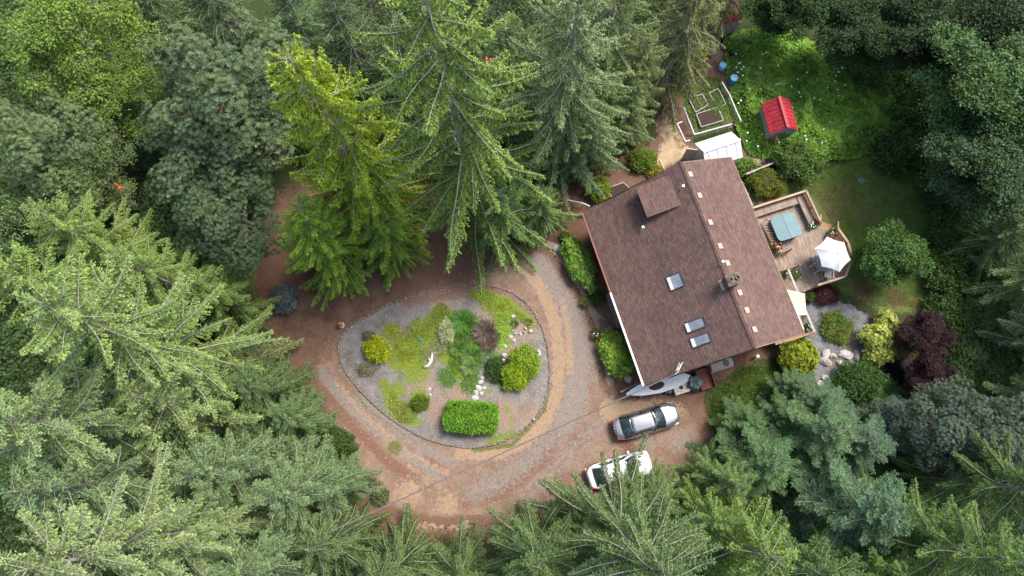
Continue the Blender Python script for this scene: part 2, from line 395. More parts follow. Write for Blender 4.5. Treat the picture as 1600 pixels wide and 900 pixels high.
# ------------------------------------------------------------------ ground and paths
def ground():
    sp = .45; x = np.arange(-90, 90.1, sp); y = np.arange(-60, 100.1, sp); nx, ny = len(x), len(y)
    gx, gy = np.meshgrid(x, y, indexing='ij'); xy = np.stack([gx.ravel(), gy.ravel()], 1)
    idx = np.arange(nx*ny).reshape(nx, ny)
    F = np.stack([idx[:-1, :-1], idx[1:, :-1], idx[1:, 1:], idx[:-1, 1:]], -1).reshape(-1, 4)
    zz = -.05+.03*vnoise(xy, .5, 8)
    # far rim: carry the sheet out to the horizon
    far = 1
    moss = np.clip(.75+(vnoise(xy, .12, 2)-.5)*.7, 0, 1)
    clear = np.clip(1.3-np.linalg.norm((xy-np.array([-2, 10]))/np.array([19, 13]), axis=1), 0, 1)
    moss = moss*(1-np.clip(clear*4, 0, 1))
    red = weight(xy, [('blob', [(700, 420), (430, 420), (880, 370), (900, 340), (1000, 285), (960, 310)], 90, 1.0), ('line', [(600, 800), (560, 730), (510, 650)], 26, .8)])
    tan = weight(xy, [('line', [(590, 750), (640, 790), (720, 800)], 40, .9), ('blob', [(1180, 235)], 30, .8)])
    me = mesh_np('ground', np.column_stack([xy, zz]), F, extra={'moss': moss, 'red': red, 'tan': tan}, smooth=True)
    tag(link('ground', me, M_GROUND), kind='structure')
    b = MB()
    for x0, x1, y0, y1 in ((-900, -89, -900, 900), (89, 900, -900, 900), (-89, 89, -900, -59), (-89, 89, 99, 900)):
        b.add([(x0, y0, -.06), (x1, y0, -.06), (x1, y1, -.06), (x0, y1, -.06)], [(0, 1, 2, 3)])
    tag(b.build('terrain', M_GROUND), kind='structure')
ground()
sheet('driveway', [(852,378),(872,402),(900,440),(922,478),(938,520),(948,570),(952,612),(1000,610),(1066,612),(1092,640),(1118,700),(1100,760),(960,800),(800,820),(650,825),(575,790),(552,735),(505,650),(478,590),(492,535),(560,495),(640,455),(720,428),(800,396)], .0, M_DRIVE, {
    'grey': [('line', [(838,408),(868,440),(890,485),(903,535),(905,580),(900,620),(880,660)], 26, 1.0), ('line', [(500,578),(530,615),(575,660),(630,705),(680,740)], 13, .9), ('line', [(560,622),(610,662),(660,700),(710,722)], 12, .8),
             ('line', [(930,540),(938,600)], 14, .7), ('line', [(900,650),(850,695),(800,740),(740,770)], 34, .62), ('line', [(960,640),(900,700),(830,770)], 30, .55), ('blob', [(1010,690),(1060,690)], 30, .6)],
    'tan': [('line', [(812,408),(846,450),(866,500),(874,560),(870,610),(852,660),(820,690),(780,708),(720,708)], 13, 1.1), ('line', [(858,385),(890,430),(915,480),(935,540),(946,600)], 11, 1.0), ('line', [(878,470),(890,520),(890,580)], 9, .7),
            ('line', [(955,640),(1010,620),(1070,625)], 26, .95), ('line', [(700,740),(640,710),(570,650),(525,595)], 10, .55), ('line', [(600,690),(650,735),(700,770)], 9, .5), ('blob', [(640,770),(700,790)], 36, .7)],
    'red': [('line', [(505,610),(545,660),(600,715),(650,752)], 12, .85), ('line', [(730,470),(640,465),(560,510)], 30, .8), ('line', [(880,640),(850,720),(780,770),(700,790)], 22, .7), ('blob', [(960,665),(985,690),(900,690),(870,740),(830,420),(740,440)], 30, .7), ('line', [(500,560),(520,540)], 24, .6)],
    'moss': [('blob', [(617,700)], 16, .9), ('line', [(858,600),(850,640),(800,695),(740,703)], 7, .75), ('line', [(535,590),(580,645),(650,690)], 6, .5)]}, rag=.3)
ISLE = [(527,540),(538,518),(570,494),(625,468),(690,449),(750,443),(800,455),(832,482),(852,522),(860,570),(857,612),(842,648),(815,676),(775,695),(735,701),(690,694),(645,677),(598,645),(560,608),(534,574)]
sheet('garden_bed', ISLE, .03, M_BED, {
    'tan': [('blob', [(690,640),(800,560),(770,480),(720,610),(830,655),(660,600),(820,510),(690,460),(790,650)], 46, .72), ('blob', [(800,600),(640,640)], 24, .5)],
    'red': [('line', [(640,468),(700,455),(760,452),(800,470),(835,500)], 22, .85), ('blob', [(820,640),(690,650)], 20, .5)],  # the blob left of the hedge paints its reddish dark shadow
    'moss': [('blob', [(640,545),(660,520),(625,560),(690,500),(650,580)], 30, 1.0), ('blob', [(610,520),(740,540),(700,560),(790,490),(770,470),(655,620),(620,610),(640,640)], 20, .9), ('line', [(740,460),(790,470),(830,505)], 12, .9), ('line', [(600,600),(620,650),(650,660)], 14, .8), ('line', [(765,690),(800,678)], 12, .7), ('blob', [(765,610),(790,640),(600,640),(800,655),(835,560)], 11, .6)],
    'green': [('blob', [(720,520),(735,570),(700,590),(790,590),(775,570),(735,600)], 26, .9), ('blob', [(680,500)], 18, .7)]}, rag=.06, dome=.14)
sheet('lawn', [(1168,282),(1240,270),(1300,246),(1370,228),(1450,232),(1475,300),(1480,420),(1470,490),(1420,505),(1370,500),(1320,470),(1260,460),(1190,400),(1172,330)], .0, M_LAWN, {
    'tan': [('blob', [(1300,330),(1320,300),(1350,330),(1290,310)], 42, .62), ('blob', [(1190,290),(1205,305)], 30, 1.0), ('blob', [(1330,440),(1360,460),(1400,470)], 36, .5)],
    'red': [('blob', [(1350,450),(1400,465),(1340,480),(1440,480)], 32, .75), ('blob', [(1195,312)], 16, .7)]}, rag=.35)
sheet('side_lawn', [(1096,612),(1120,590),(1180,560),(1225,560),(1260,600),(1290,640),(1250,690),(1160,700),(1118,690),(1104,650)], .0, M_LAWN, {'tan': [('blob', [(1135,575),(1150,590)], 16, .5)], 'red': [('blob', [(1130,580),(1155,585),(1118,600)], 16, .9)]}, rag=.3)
sheet('gravel_path', [(1262,466),(1300,470),(1340,480),(1372,505),(1388,540),(1380,575),(1335,580),(1305,590),(1300,640),(1272,640),(1275,590),(1262,545),(1255,500)], .03, M_GRAVEL, {'tan': [('blob', [(1330,545),(1350,530),(1300,560),(1290,600),(1360,560)], 20, .85)], 'moss': [('blob', [(1285,520),(1290,545)], 14, .5)]}, rag=.2)
sheet('straw_path', [(1030,160),(1052,172),(1072,205),(1100,240),(1090,262),(1040,272),(985,292),(940,318),(915,322),(940,295),(990,268),(1020,235),(1022,190)], .0, M_SAND, {'red': [('line', [(920,320),(960,300),(1000,280)], 26, 1.0), ('blob', [(1000,262)], 26, .7)], 'moss': [('blob', [(1045,190),(1060,215),(1035,220)], 16, .55)]}, rag=.35)
sheet('front_walk', [(846,372),(874,380),(892,402),(912,452),(934,488),(952,500),(964,526),(950,560),(960,600),(965,622),(950,626),(944,580),(936,530),(920,485),(898,442),(868,404)], .03, M_CONC, {'tan': [('line', [(870,405),(900,445),(925,490),(940,545),(948,600)], 7, .9)], 'moss': [('blob', [(940,590)], 18, .4)], 'red': [('blob', [(955,610),(900,420),(945,505)], 20, .7)]}, rag=.05)  # the moss blob paints the house's shade onto the walk
sheet('pond', [(1335,572),(1365,562),(1410,558),(1445,570),(1450,596),(1420,612),(1370,608),(1345,596)], .02, M_WATER, {}, rag=.15, relief=0)
sheet('clearing_soil', [(1000,115),(1060,80),(1125,60),(1150,110),(1165,190),(1120,205),(1075,215),(1050,190),(1020,150)], .024, M_GROUND, {'moss': [('blob', [(1060,140),(1130,160),(1090,180)], 34, .7)], 'tan': [('blob', [(1100,100),(1120,85)], 26, .7)]}, rag=.3)
sheet('yard_soil', [(1140,245),(1165,235),(1235,225),(1250,240),(1200,262),(1175,285),(1150,262)], .0, M_SAND, {'moss': [('blob', [(1165,255),(1220,245)], 22, .7)]}, rag=.3)

# ------------------------------------------------------------------ the house
ZE, ZR, ZF = 3.12, 7.3, 5.31          # west eave, ridge, east eave
_rb, _rt = P(1180, 543, ZR), P(1065, 254, ZR)
HD = (_rt-_rb).xy.normalized(); HN = Vector((HD.y, -HD.x)); HLEN = (_rt-_rb).xy.length
HROT = math.atan2(HD.y, HD.x)-math.pi/2
HO = Vector((_rb.x, _rb.y, 0))
TW, TE = -6.72, 4.24                   # eaves in the house's own x
TB, ZB = -5.05, 4.02                   # break in the west slope
def loc(u, v, z):
    """pixel at height z -> house coordinates (x across, y along the ridge)"""
    q = (P(u, v, z)-HO).xy; return Vector((q.dot(HN), q.dot(HD), z))
def hw(x, y, z=0.0):
    q = HO.xy+HN*x+HD*y; return Vector((q.x, q.y, z))
def zroof(x):
    if x > 0: return ZR+(ZF-ZR)*x/TE
    if x > TB: return ZR+(ZB-ZR)*x/TB
    return ZB+(ZE-ZB)*(x-TB)/(TW-TB)
def on_roof(u, v):
    z = 6.0
    for _ in range(40): q = loc(u, v, z); z = z*.5+zroof(q.x)*.5
    return Vector((q.x, q.y, zroof(q.x)))
house = thing('house', 'two storey house with a brown shingle gable roof beside the looped driveway', 'house', HO, HROT)
def slope(prof):
    """stepped shingle courses: prof runs from ridge to eave"""
    pts = []
    for (x0, z0), (x1, z1) in zip(prof[:-1], prof[1:]):
        n = max(1, round(math.hypot(x1-x0, z1-z0)/.145))
        for i in range(n):
            a, b = i/n, (i+1)/n
            pts += [(x0+(x1-x0)*a, z0+(z1-z0)*a+.004), (x0+(x1-x0)*b, z0+(z1-z0)*b+.014)]
    m = MB(); k = len(pts)
    for y in (0.0, HLEN): m.v += [(x, y, z+.03) for x, z in pts]
    s = 1 if prof[-1][0] < 0 else -1
    m.f += [(i, i+1, k+i+1, k+i)[::-s] for i in range(k-1)]
    b = len(m.v)
    for y in (0.0, HLEN): m.v += [(x, y, z-.15) for x, z in (prof[0], prof[-1])] + [(prof[-1][0], y, prof[-1][1]+.044), (prof[0][0], y, prof[0][1]+.03)]
    m.f += [(b, b+1, b+5, b+4), (b+1, b+2, b+6, b+5), (b, b+3, b+2, b+1), (b+4, b+5, b+6, b+7)]
    return m
rl = slope([(0, ZR), (TB, ZB), (TW, ZE)]).build('roof_slope', M_ROOF, house)
rr = slope([(0, ZR), (TE, ZF)]).build('roof_slope', M_ROOF, house); rr['label'] = 'lighter, lower pitched slope of the shingle roof facing the wooden deck'
m = MB()
for i in range(int(HLEN/.3)):
    y0 = i*HLEN/int(HLEN/.3); y1 = y0+HLEN/int(HLEN/.3)+.04
    h = .012 if i % 2 else .02
    m.add([(-.16, y0, ZR-.02), (0, y0, ZR+.055+h), (.16, y0, ZR-.015), (-.16, y1, ZR-.02), (0, y1, ZR+.055+h), (.16, y1, ZR-.015)], [(0, 1, 4, 3), (1, 2, 5, 4), (0, 2, 1), (3, 4, 5)])
m.build('ridge_cap', M_ROOF, house)
# walls
WX0, WX1, WY0, WY1 = -5.35, 3.75, .45, HLEN-.45
def gable(y0, y1):
    pr = [(WX0, 0), (WX1, 0), (WX1, zroof(WX1)-.17), (0, ZR-.17), (TB, ZB-.17), (WX0, zroof(WX0)-.17)]; n = len(pr)
    return MB().add([(x, y0, z) for x, z in pr]+[(x, y1, z) for x, z in pr], [tuple(range(n)), tuple(range(2*n-1, n-1, -1))]+[(i, n+i, n+(i+1) % n, (i+1) % n) for i in range(n)])
gable(WY0, WY0+.2).build('gable_wall', W_DARK, house); gable(WY1-.2, WY1).build('gable_wall', W_DARK, house)
MB().box(WX0, WX0+.2, WY0+.2, WY1-.2, 0, zroof(WX0)-.2).build('side_wall', W_DARK, house)
MB().box(WX1-.2, WX1, WY0+.2, WY1-.2, 0, zroof(WX1)-.2).build('side_wall', W_DARK, house)
def window(x, y, z0, z1, wd, face):
    """face: 'x-' 'x+' 'y-' 'y+' ; centre x,y on the wall's surface"""
    m = MB(); g = MB(); s = -1 if face[1] == '-' else 1
    def bx(mb, a0, a1, d0, d1, c0, c1):
        d0, d1 = sorted((d0*s, d1*s))
        if face[0] == 'x': mb.box(x+d0, x+d1, y+a0, y+a1, c0, c1)
        else: mb.box(x+a0, x+a1, y+d0, y+d1, c0, c1)
    h = wd/2
    bx(m, -h-.08, h+.08, .003, .06, z0-.08, z0); bx(m, -h-.08, h+.08, .003, .06, z1, z1+.08); bx(m, -h-.08, -h, .003, .058, z0, z1); bx(m, h, h+.08, .003, .058, z0, z1); bx(m, -.025, .025, .003, .05, z0, z1)
    bx(g, -h, h, .003, .03, z0, z1)
    f = m.build('window', M_WHITE, house); g.build('pane', G_WIN, f)
for y in (2.2, 8.6, 11.2): window(WX0, y, 1.0, 2.3, 1.4, 'x-')
for y in (1.8, 4.6, 9.0, 11.4): window(WX1, y, 1.9, 3.6, 1.5, 'x+')
for x in (-3.2, .4, 2.4): window(x, WY0, 1.1, 2.4, 1.2, 'y-')
window(-.2, WY0, 4.3, 5.6, 1.3, 'y-'); window(-.2, WY1, 4.3, 5.6, 1.3, 'y+'); window(1.4, WY1, 1.1, 2.4, 1.2, 'y+')
m = MB().box(WX0-.05, WX0-.003, 5.6, 6.55, .1, 2.15); d = m.build('front_door', W_RED, house)
MB().box(WX0-.1, WX0-.052, 6.38, 6.44, 1.0, 1.15).build('handle', M_METAL, d)
m = MB().box(WX1+.003, WX1+.05, 6.1, 7.9, .9, 3.0); d = m.build('patio_door', M_WHITE, house); MB().box(WX1+.052, WX1+.07, 6.2, 7.8, 1.0, 2.9).build('pane', G_WIN, d)
# gutters, fascia and barge boards
yk = HLEN*.52
MB().box(TW-.15, TW-.01, 0, yk, ZE-.12, ZE+.035).build('gutter', M_WHITE, house, bevel=.02)
g = MB().box(TW-.13, TW-.01, yk, HLEN, ZE-.12, ZE+.03).build('gutter', M_FACIA, house, bevel=.02); g['label'] = 'rust red northern length of the front gutter'
MB().box(TE+.01, TE+.06, 0, HLEN, ZF-.17, ZF+.02).build('fascia', W_TRIM, house)
for y in (-.05, HLEN+.002):
    for (x0, z0), (x1, z1) in (((0, ZR), (TB, ZB)), ((TB, ZB), (TW, ZE)), ((0, ZR), (TE, ZF))):
        MB().add([(x0, y, z0+.03), (x1, y, z1+.03), (x1, y, z1-.2), (x0, y, z0-.2), (x0, y+.048, z0+.03), (x1, y+.048, z1+.03), (x1, y+.048, z1-.2), (x0, y+.048, z0-.2)],
                 [(0,1,2,3),(7,6,5,4),(0,4,5,1),(1,5,6,2),(2,6,7,3),(3,7,4,0)]).build('barge_board', W_TRIM if x1 > 0 else W_DARK, house)
# porch posts and steps at the front door
for y in (1.0, 4.6, 7.6): MB().box(TW+.35, TW+.47, y, y+.12, 0, ZE-.1).build('porch_post', W_NEW, house)
for i in range(6):
    MB().box(-6.6+i*.2, -6.42+i*.2, 4.75, 7.5, .08, .2).build('porch_board', W_DECK, house)
# shed dormer
a0, a1 = on_roof(1045, 274), on_roof(1063, 322.5)
DZ = 6.12
e0, e1 = loc(993.5, 293, DZ), loc(1010, 340, DZ)
dy0, dy1 = (a1.y+e1.y)/2, (a0.y+e0.y)/2; dx = (e0.x+e1.x)/2; dt = (a0.x+a1.x)/2; dzt = zroof(dt)+.02
dormer = MB().add([(dx, dy0, DZ), (dx, dy1, DZ), (dt, dy1, dzt), (dt, dy0, dzt), (dx, dy0, DZ+.1), (dx, dy1, DZ+.1), (dt, dy1, dzt+.06), (dt, dy0, dzt+.06)], [(0,1,2,3),(7,6,5,4),(0,4,5,1),(1,5,6,2),(2,6,7,3),(3,7,4,0)]).build('dormer_roof', M_ROOF, house)
wx = dx+.3; wy0, wy1 = dy0+.2, dy1-.2
ztop = lambda x: DZ+(dzt-DZ)*(x-dx)/(dt-dx)-.005
MB().add([(wx, wy0, zroof(wx)-.1), (wx, wy1, zroof(wx)-.1), (wx, wy1, ztop(wx)), (wx, wy0, ztop(wx)), (dt-.2, wy0, zroof(dt-.2)-.1), (dt-.2, wy1, zroof(dt-.2)-.1), (dt-.2, wy1, ztop(dt-.2)), (dt-.2, wy0, ztop(dt-.2))],
         [(0,3,2,1),(0,4,7,3),(1,2,6,5),(4,5,6,7)]).build('dormer_wall', W_DARK, house)
dw = MB().box(wx-.05, wx-.003, wy0+.35, wy1-.35, zroof(wx)+.22, DZ-.15).build('dormer_window', M_WHITE, house); MB().box(wx-.06, wx-.052, wy0+.42, wy1-.42, zroof(wx)+.29, DZ-.22).build('pane', G_WIN, dw)
# skylights
def skylight(cs, lab):
    q = [on_roof(u, v) for u, v in cs]; y0 = (q[2].y+q[3].y)/2; y1 = (q[0].y+q[1].y)/2; x0 = (q[0].x+q[3].x)/2; x1 = (q[1].x+q[2].x)/2
    def slab(xa, xb, ya, yb, h0, h1):
        return [(xa, ya, zroof(xa)+h0), (xb, ya, zroof(xb)+h0), (xb, yb, zroof(xb)+h0), (xa, yb, zroof(xa)+h0), (xa, ya, zroof(xa)+h1), (xb, ya, zroof(xb)+h1), (xb, yb, zroof(xb)+h1), (xa, yb, zroof(xa)+h1)]
    FS = [(0,3,2,1),(4,5,6,7),(0,1,5,4),(1,2,6,5),(2,3,7,6),(3,0,4,7)]
    m = MB(); w_ = .07
    m.add(slab(x0, x1, y0, y0+w_, 0, .16), FS).add(slab(x0, x1, y1-w_, y1, 0, .16), FS).add(slab(x1-w_, x1, y0+w_, y1-w_, 0, .158), FS)
    f = m.build('skylight', M_DKMETAL, house); f['label'] = lab
    MB().add(slab(x0, x0+w_*2.6, y0+w_, y1-w_, 0, .157), FS).build('flashing', M_WHITE, f)
    MB().add(slab(x0+w_*2.6, x1-w_, y0+w_, y1-w_, .05, .13), FS).build('pane', G_SKY, f)
skylight([(1040.6,434),(1061,425),(1069.6,447.6),(1048,455.6)], 'nearly square skylight alone in the middle of the roof')
skylight([(1068,507),(1096,494),(1103.6,511),(1075,521)], 'narrow skylight, the one of the pair farther from the gable end')
skylight([(1077,530),(1105,518),(1112,535),(1083,544)], 'narrow skylight, the one of the pair closer to the cars')
for u, v in ((1078.5,273),(1093,306),(1109.6,348),(1124.8,385),(1136.5,411.5),(1155.6,457.7),(1166.6,485),(1178.6,515)):
    q = on_roof(u, v); k = (ZF-ZR)/TE
    MB().add([(q.x+i*.17, q.y+j*.2, q.z+i*.17*k+h) for h, s_ in ((.02, 1), (.13, .9)) for i, j in ((-1,-1),(1,-1),(1,1),(-1,1))],
             [(0,3,2,1),(4,5,6,7),(0,1,5,4),(1,2,6,5),(2,3,7,6),(3,0,4,7)]).build('ridge_vent', M_VENT, house, bevel=.03)
for u, v, h in ((1065,295,.5), (1003,358,.45), (1126,412,.55)):
    q = on_roof(u, v); o = MB().lathe([(.16, -.06), (.1, .06), (.055, .1), (.055, h), (.075, h+.005), (.075, h+.04)], 12, (q.x, q.y, q.z)).build('vent_pipe', M_METAL, house)
# chimney
q = on_roof(1140, 441); cz = ZR+.75
cx0, cx1, cy0, cy1 = -.35, .45, q.y-.3, q.y+.3
ch = MB().box(cx0, cx1, cy0, cy1, 5.8, cz).build('chimney', M_BRICK, house)
cr = random.Random(4)
for zi in range(4):
    zz = ZR-.12+zi*.22
    for (ax, a0_, a1_, b_) in (('y', cx0, cx1, cy0), ('y', cx0, cx1, cy1), ('x', cy0, cy1, cx0), ('x', cy0, cy1, cx1)):
        t_ = a0_-(.1 if zi % 2 else 0)
        while t_ < a1_-.02:
            e_ = min(a1_, t_+.24); s_ = max(a0_, t_)
            p_ = .02+cr.random()*.02
            if ax == 'y': MB().box(s_+.01, e_-.01, b_-p_, b_+p_, zz, zz+.2).build('brick', M_BRICK if cr.random() < .6 else M_CAP, ch)
            else: MB().box(b_-p_, b_+p_, s_+.01, e_-.01, zz, zz+.2).build('brick', M_BRICK if cr.random() < .6 else M_CAP, ch)
            t_ += .24
MB().box(cx0-.08, cx1+.08, cy0-.08, cy1+.08, cz+.003, cz+.09).build('cap', M_CAP, ch)
for xx in (-.18, .28): 
    f = MB().lathe([(.15, .09), (.15, .22), (.1, .22), (.1, .1)], 10, (xx, (cy0+cy1)/2, cz)).build('flue', M_BLACK, ch)
for k in range(16):
    a = k*2*math.pi/16; me = rock_mesh(k, .09, .09, .07, 1); o = link('stone', me, M_CAP, ch); o.location = (.05+.4*math.cos(a), (cy0+cy1)/2+.28*math.sin(a), cz+.12)
MB().add([(cx0-.32, cy0-.05, zroof(-.75)+.05), (cx0-.02, cy0-.05, zroof(-.5)+.05), (cx0-.02, cy1+.05, zroof(-.5)+.05), (cx0-.32, cy1+.05, zroof(-.75)+.05), (cx0-.32, cy0-.05, zroof(-.75)+.08), (cx0-.02, cy0-.05, zroof(-.5)+.14), (cx0-.02, cy1+.05, zroof(-.5)+.14), (cx0-.32, cy1+.05, zroof(-.75)+.08)], [(0,3,2,1),(4,5,6,7),(0,1,5,4),(1,2,6,5),(2,3,7,6),(3,0,4,7)]).build('chimney_flashing', M_VENT, house)
# service mast and cable
q = on_roof(1052, 584); mast_top = Vector((q.x, q.y, q.z+1.0))
ms = MB().tube([q-Vector((0, 0, .1)), mast_top], .045, 10).build('service_mast', M_DKMETAL, house)
MB().lathe([(.13, 0), (.06, .12), (.05, .18)], 10, tuple(q)).build('flashing', M_METAL, ms)
MB().tube([mast_top, mast_top+Vector((.05, .12, .13)), mast_top+Vector((.22, .3, .12)), mast_top+Vector((.34, .34, -.02))], .055, 8).build('weather_head', M_METAL, ms)
for dx_, dy_ in ((.25, -.05), (.18, .15), (.4, .1)):
    MB().tube([mast_top+Vector((.34, .34, 0)), mast_top+Vector((.3+dx_, .4+dy_, -.25)), mast_top+Vector((dx_*.5, dy_, -.3)), mast_top+Vector((-.1, -.1, -.15))], .016, 5).build('drip_loop', M_WHITE, ms)
A = hw(mast_top.x-.1, mast_top.y-.1, mast_top.z-.1); B = P(553, 816, 7.2)
pole = thing('utility_pole', 'wooden utility pole hidden under the trees where the overhead cable ends', 'utility pole', (P(500, 838, 7.2).x, P(500, 838, 7.2).y, 0))
MB().tube([(0, 0, -.3), (0, 0, 8.0)], [.15, .11], 10).build('pole', BARK, pole); MB().bar((-.5, .5, 7.5), (.5, -.5, 7.5), .1, .12).build('crossarm', W_GREY, pole)
B = Vector((pole.location.x, pole.location.y, 7.3))
cp = []
for i in range(61):
    t_ = i/60; p = A.lerp(B, t_); p.z -= 4*.55*t_*(1-t_); cp.append(p)
cable = thing('overhead_cable', 'grey twisted overhead power cable sagging across the driveway to the roof', 'cable', A)
for k in range(3):
    pts = []
    for i in range(361):
        t_ = i/6; j = min(59, int(t_)); p = cp[j].lerp(cp[j+1], t_-j)-A; a = i*.42+k*2.094
        pts.append(p+Vector((-.42*math.cos(a), .9*math.cos(a), math.sin(a)))*.024)
    MB().tube(pts, .021, 4).build('strand', M_CABLE if k else M_METAL, cable)

# ------------------------------------------------------------------ deck on the east side
DK = .85
dpx = [(1178,330),(1252,305),(1274,352),(1301,363),(1316,384),(1323,408),(1312,437),(1270,450),(1257,455),(1228,412)]
dp = [loc(u, v, DK).xy for u, v in dpx]
dp = [Vector((WX1+.02, dp[0].y))]+dp[1:-1]+[Vector((WX1+.02, dp[-2].y+.35))]
deck = thing('wooden_deck', 'weathered wooden deck with an angled end along the back of the house', 'deck', HO, HROT)
poly = np.array([tuple(p) for p in dp])
def yspan(x):
    ys = []
    for i in range(len(poly)):
        a, b = poly[i], poly[(i+1) % len(poly)]
        if (a[0] > x) != (b[0] > x): ys.append(a[1]+(b[1]-a[1])*(x-a[0])/(b[0]-a[0]))
    return (min(ys), max(ys)) if len(ys) >= 2 else None
x = WX1+.08; kp = 0
while x < poly[:, 0].max():
    s_ = yspan(x)
    if s_ and s_[1]-s_[0] > .15:
        cut = s_[0]+(s_[1]-s_[0])*random.uniform(.3, .7)
        dz = random.uniform(-.004, .004)
        MB().box(x-.065, x+.065, s_[0], cut-.004, DK-.04+dz, DK+dz).build('plank', W_DECK, deck); MB().box(x-.065, x+.065, cut+.004, s_[1], DK-.04-dz, DK-dz).build('plank', W_DECK, deck)
    x += .142
for i in range(len(dp)):
    a, b = dp[i], dp[(i+1) % len(dp)]
    if (b-a).length > .3: MB().bar((a.x, a.y, DK-.16), (b.x, b.y, DK-.16), .05, .22).build('rim_joist', W_RAIL, deck)
for p in dp: MB().box(p.x-.07, p.x+.07, p.y-.07, p.y+.07, 0, DK-.05).build('support_post', W_RAIL, deck)
def railing(a, b, h=.95, boards=3, cap=True, name='railing', z=DK, par=None, gap=None):
    par = par or deck; a = Vector((a[0], a[1], z)); b = Vector((b[0], b[1], z)); n = max(1, round((b-a).length/1.3))
    if cap: MB().bar(a+Vector((0, 0, h)), b+Vector((0, 0, h)), .15, .045).build('top_rail', W_RAIL, par)
    for i in range(n+1):
        p = a.lerp(b, i/n); MB().box(p.x-.045, p.x+.045, p.y-.045, p.y+.045, z-.15, z+h-.024).build('railing_post', W_NEW, par)
    for i in range(boards):
        zz = z+.14+i*(h-.2)/max(1, boards-.2); MB().bar((a.x, a.y, zz), (b.x, b.y, zz), .03, .14).build('rail_board', W_NEW, par)
NWc, NEc = dp[0], dp[1]
railing(NWc, NEc, boards=4); railing(NEc, dp[2], boards=4)
railing(dp[3], dp[4], boards=3); railing(dp[4], dp[5], boards=3); railing(dp[5], dp[6], boards=3); railing(dp[6], dp[7], boards=3)
# built-in bench (L shape)
def bench(a, b, inn):
    a = Vector((a.x, a.y, 0)); b = Vector((b.x, b.y, 0)); n = Vector((inn[0], inn[1], 0)); 
    for i in range(4):
        o_ = n*(.17+i*.135); MB().bar(a+o_+Vector((0, 0, DK+.45)), b+o_+Vector((0, 0, DK+.45)), .125, .04).build('bench_slat', W_DECK, deck)
    MB().bar(a+n*.64+Vector((0, 0, DK+.37)), b+n*.64+Vector((0, 0, DK+.37)), .035, .12).build('bench_apron', W_RAIL, deck)
    for t_ in (.08, .5, .92):
        p = a.lerp(b, t_)+n*.5; MB().box(p.x-.04, p.x+.04, p.y-.04, p.y+.04, DK, DK+.42).build('bench_leg', W_RAIL, deck)
nu = (NEc-NWc).normalized(); nin = Vector((nu.y, -nu.x)); 
eu = (dp[2]-NEc).normalized(); ein = Vector((eu.y, -eu.x))
bench(NWc+nu*.1, NEc-nu*.72, nin); bench(NEc+eu*.1, dp[2]-eu*.1, ein)
# deck steps to the lawn between dp2 and dp3
sa, sb = dp[2], dp[3]; su = (sb-sa).normalized(); so = Vector((-su.y, su.x))
if so.dot(Vector((1, 1))) < 0: so = -so
for i in range(3):
    c = so*(.16+i*.27); zz = DK-.16-i*.24
    MB().bar((sa.x+c.x, sa.y+c.y, zz), (sb.x+c.x, sb.y+c.y, zz), .26, .045).build('step', W_NEW, deck)
for p in (sa, sb):
    MB().bar((p.x, p.y, DK-.1), (p.x+so.x*.9, p.y+so.y*.9, .05), .05, .2).build('stringer', W_NEW, deck)
    MB().bar((p.x, p.y, DK+.95), (p.x+so.x*.8, p.y+so.y*.8, DK+.4), .09, .05).build('handrail', W_NEW, deck)
    MB().box(p.x+so.x*.75-.05, p.x+so.x*.75+.05, p.y+so.y*.75-.05, p.y+so.y*.75+.05, 0, DK+.42).build('newel_post', W_NEW, deck)
# south steps (1250,445)
sa, sb = loc(1240, 440, DK).xy, loc(1258, 453, DK).xy; su = (sb-sa).normalized(); so = Vector((su.y, -su.x))
if so.y > 0: so = -so
for i in range(3):
    c = so*(.2+i*.28); zz = DK-.17-i*.24
    MB().bar((sa.x+c.x, sa.y+c.y, zz), (sb.x+c.x, sb.y+c.y, zz), .27, .045).build('step', W_NEW, deck)
# slatted screen along the tub
p0, p1 = loc(1195, 345, DK).xy, loc(1216, 384, DK).xy; u_ = (p1-p0).normalized()
MB().bar((p0.x, p0.y, DK+.62), (p1.x, p1.y, DK+.62), .12, .05).build('screen_cap', W_RAIL, deck)
n_ = int((p1-p0).length/.13)
for i in range(n_):
    p = p0.lerp(p1, (i+.5)/n_); MB().bar((p.x-.62, p.y+.12, DK+.5), (p.x-.02, p.y-.04, DK+.56), .05, .03).build('screen_slat', W_RAIL, deck)
for p in (p0, p1):
    MB().box(p.x-.04, p.x+.04, p.y-.04, p.y+.04, DK, DK+.59).build('screen_post', W_RAIL, deck); MB().box(p.x-.66, p.x-.58, p.y+.06, p.y+.14, DK, DK+.5).build('screen_post', W_RAIL, deck)
# short gates beside the patio door
for u0, v0, u1, v1 in ((1217,397,1234,391), (1230,421,1246,416)):
    a, b = loc(u0, v0, DK+.5), loc(u1, v1, DK+.5)
    for k in range(4): MB().bar((a.x, a.y, DK+.2+k*.2), (b.x, b.y, DK+.2+k*.2), .025, .13).build('gate_board', W_NEW, deck)
    for p in (a, b): MB().box(p.x-.05, p.x+.05, p.y-.05, p.y+.05, DK, DK+1.0).build('gate_post', W_NEW, deck)

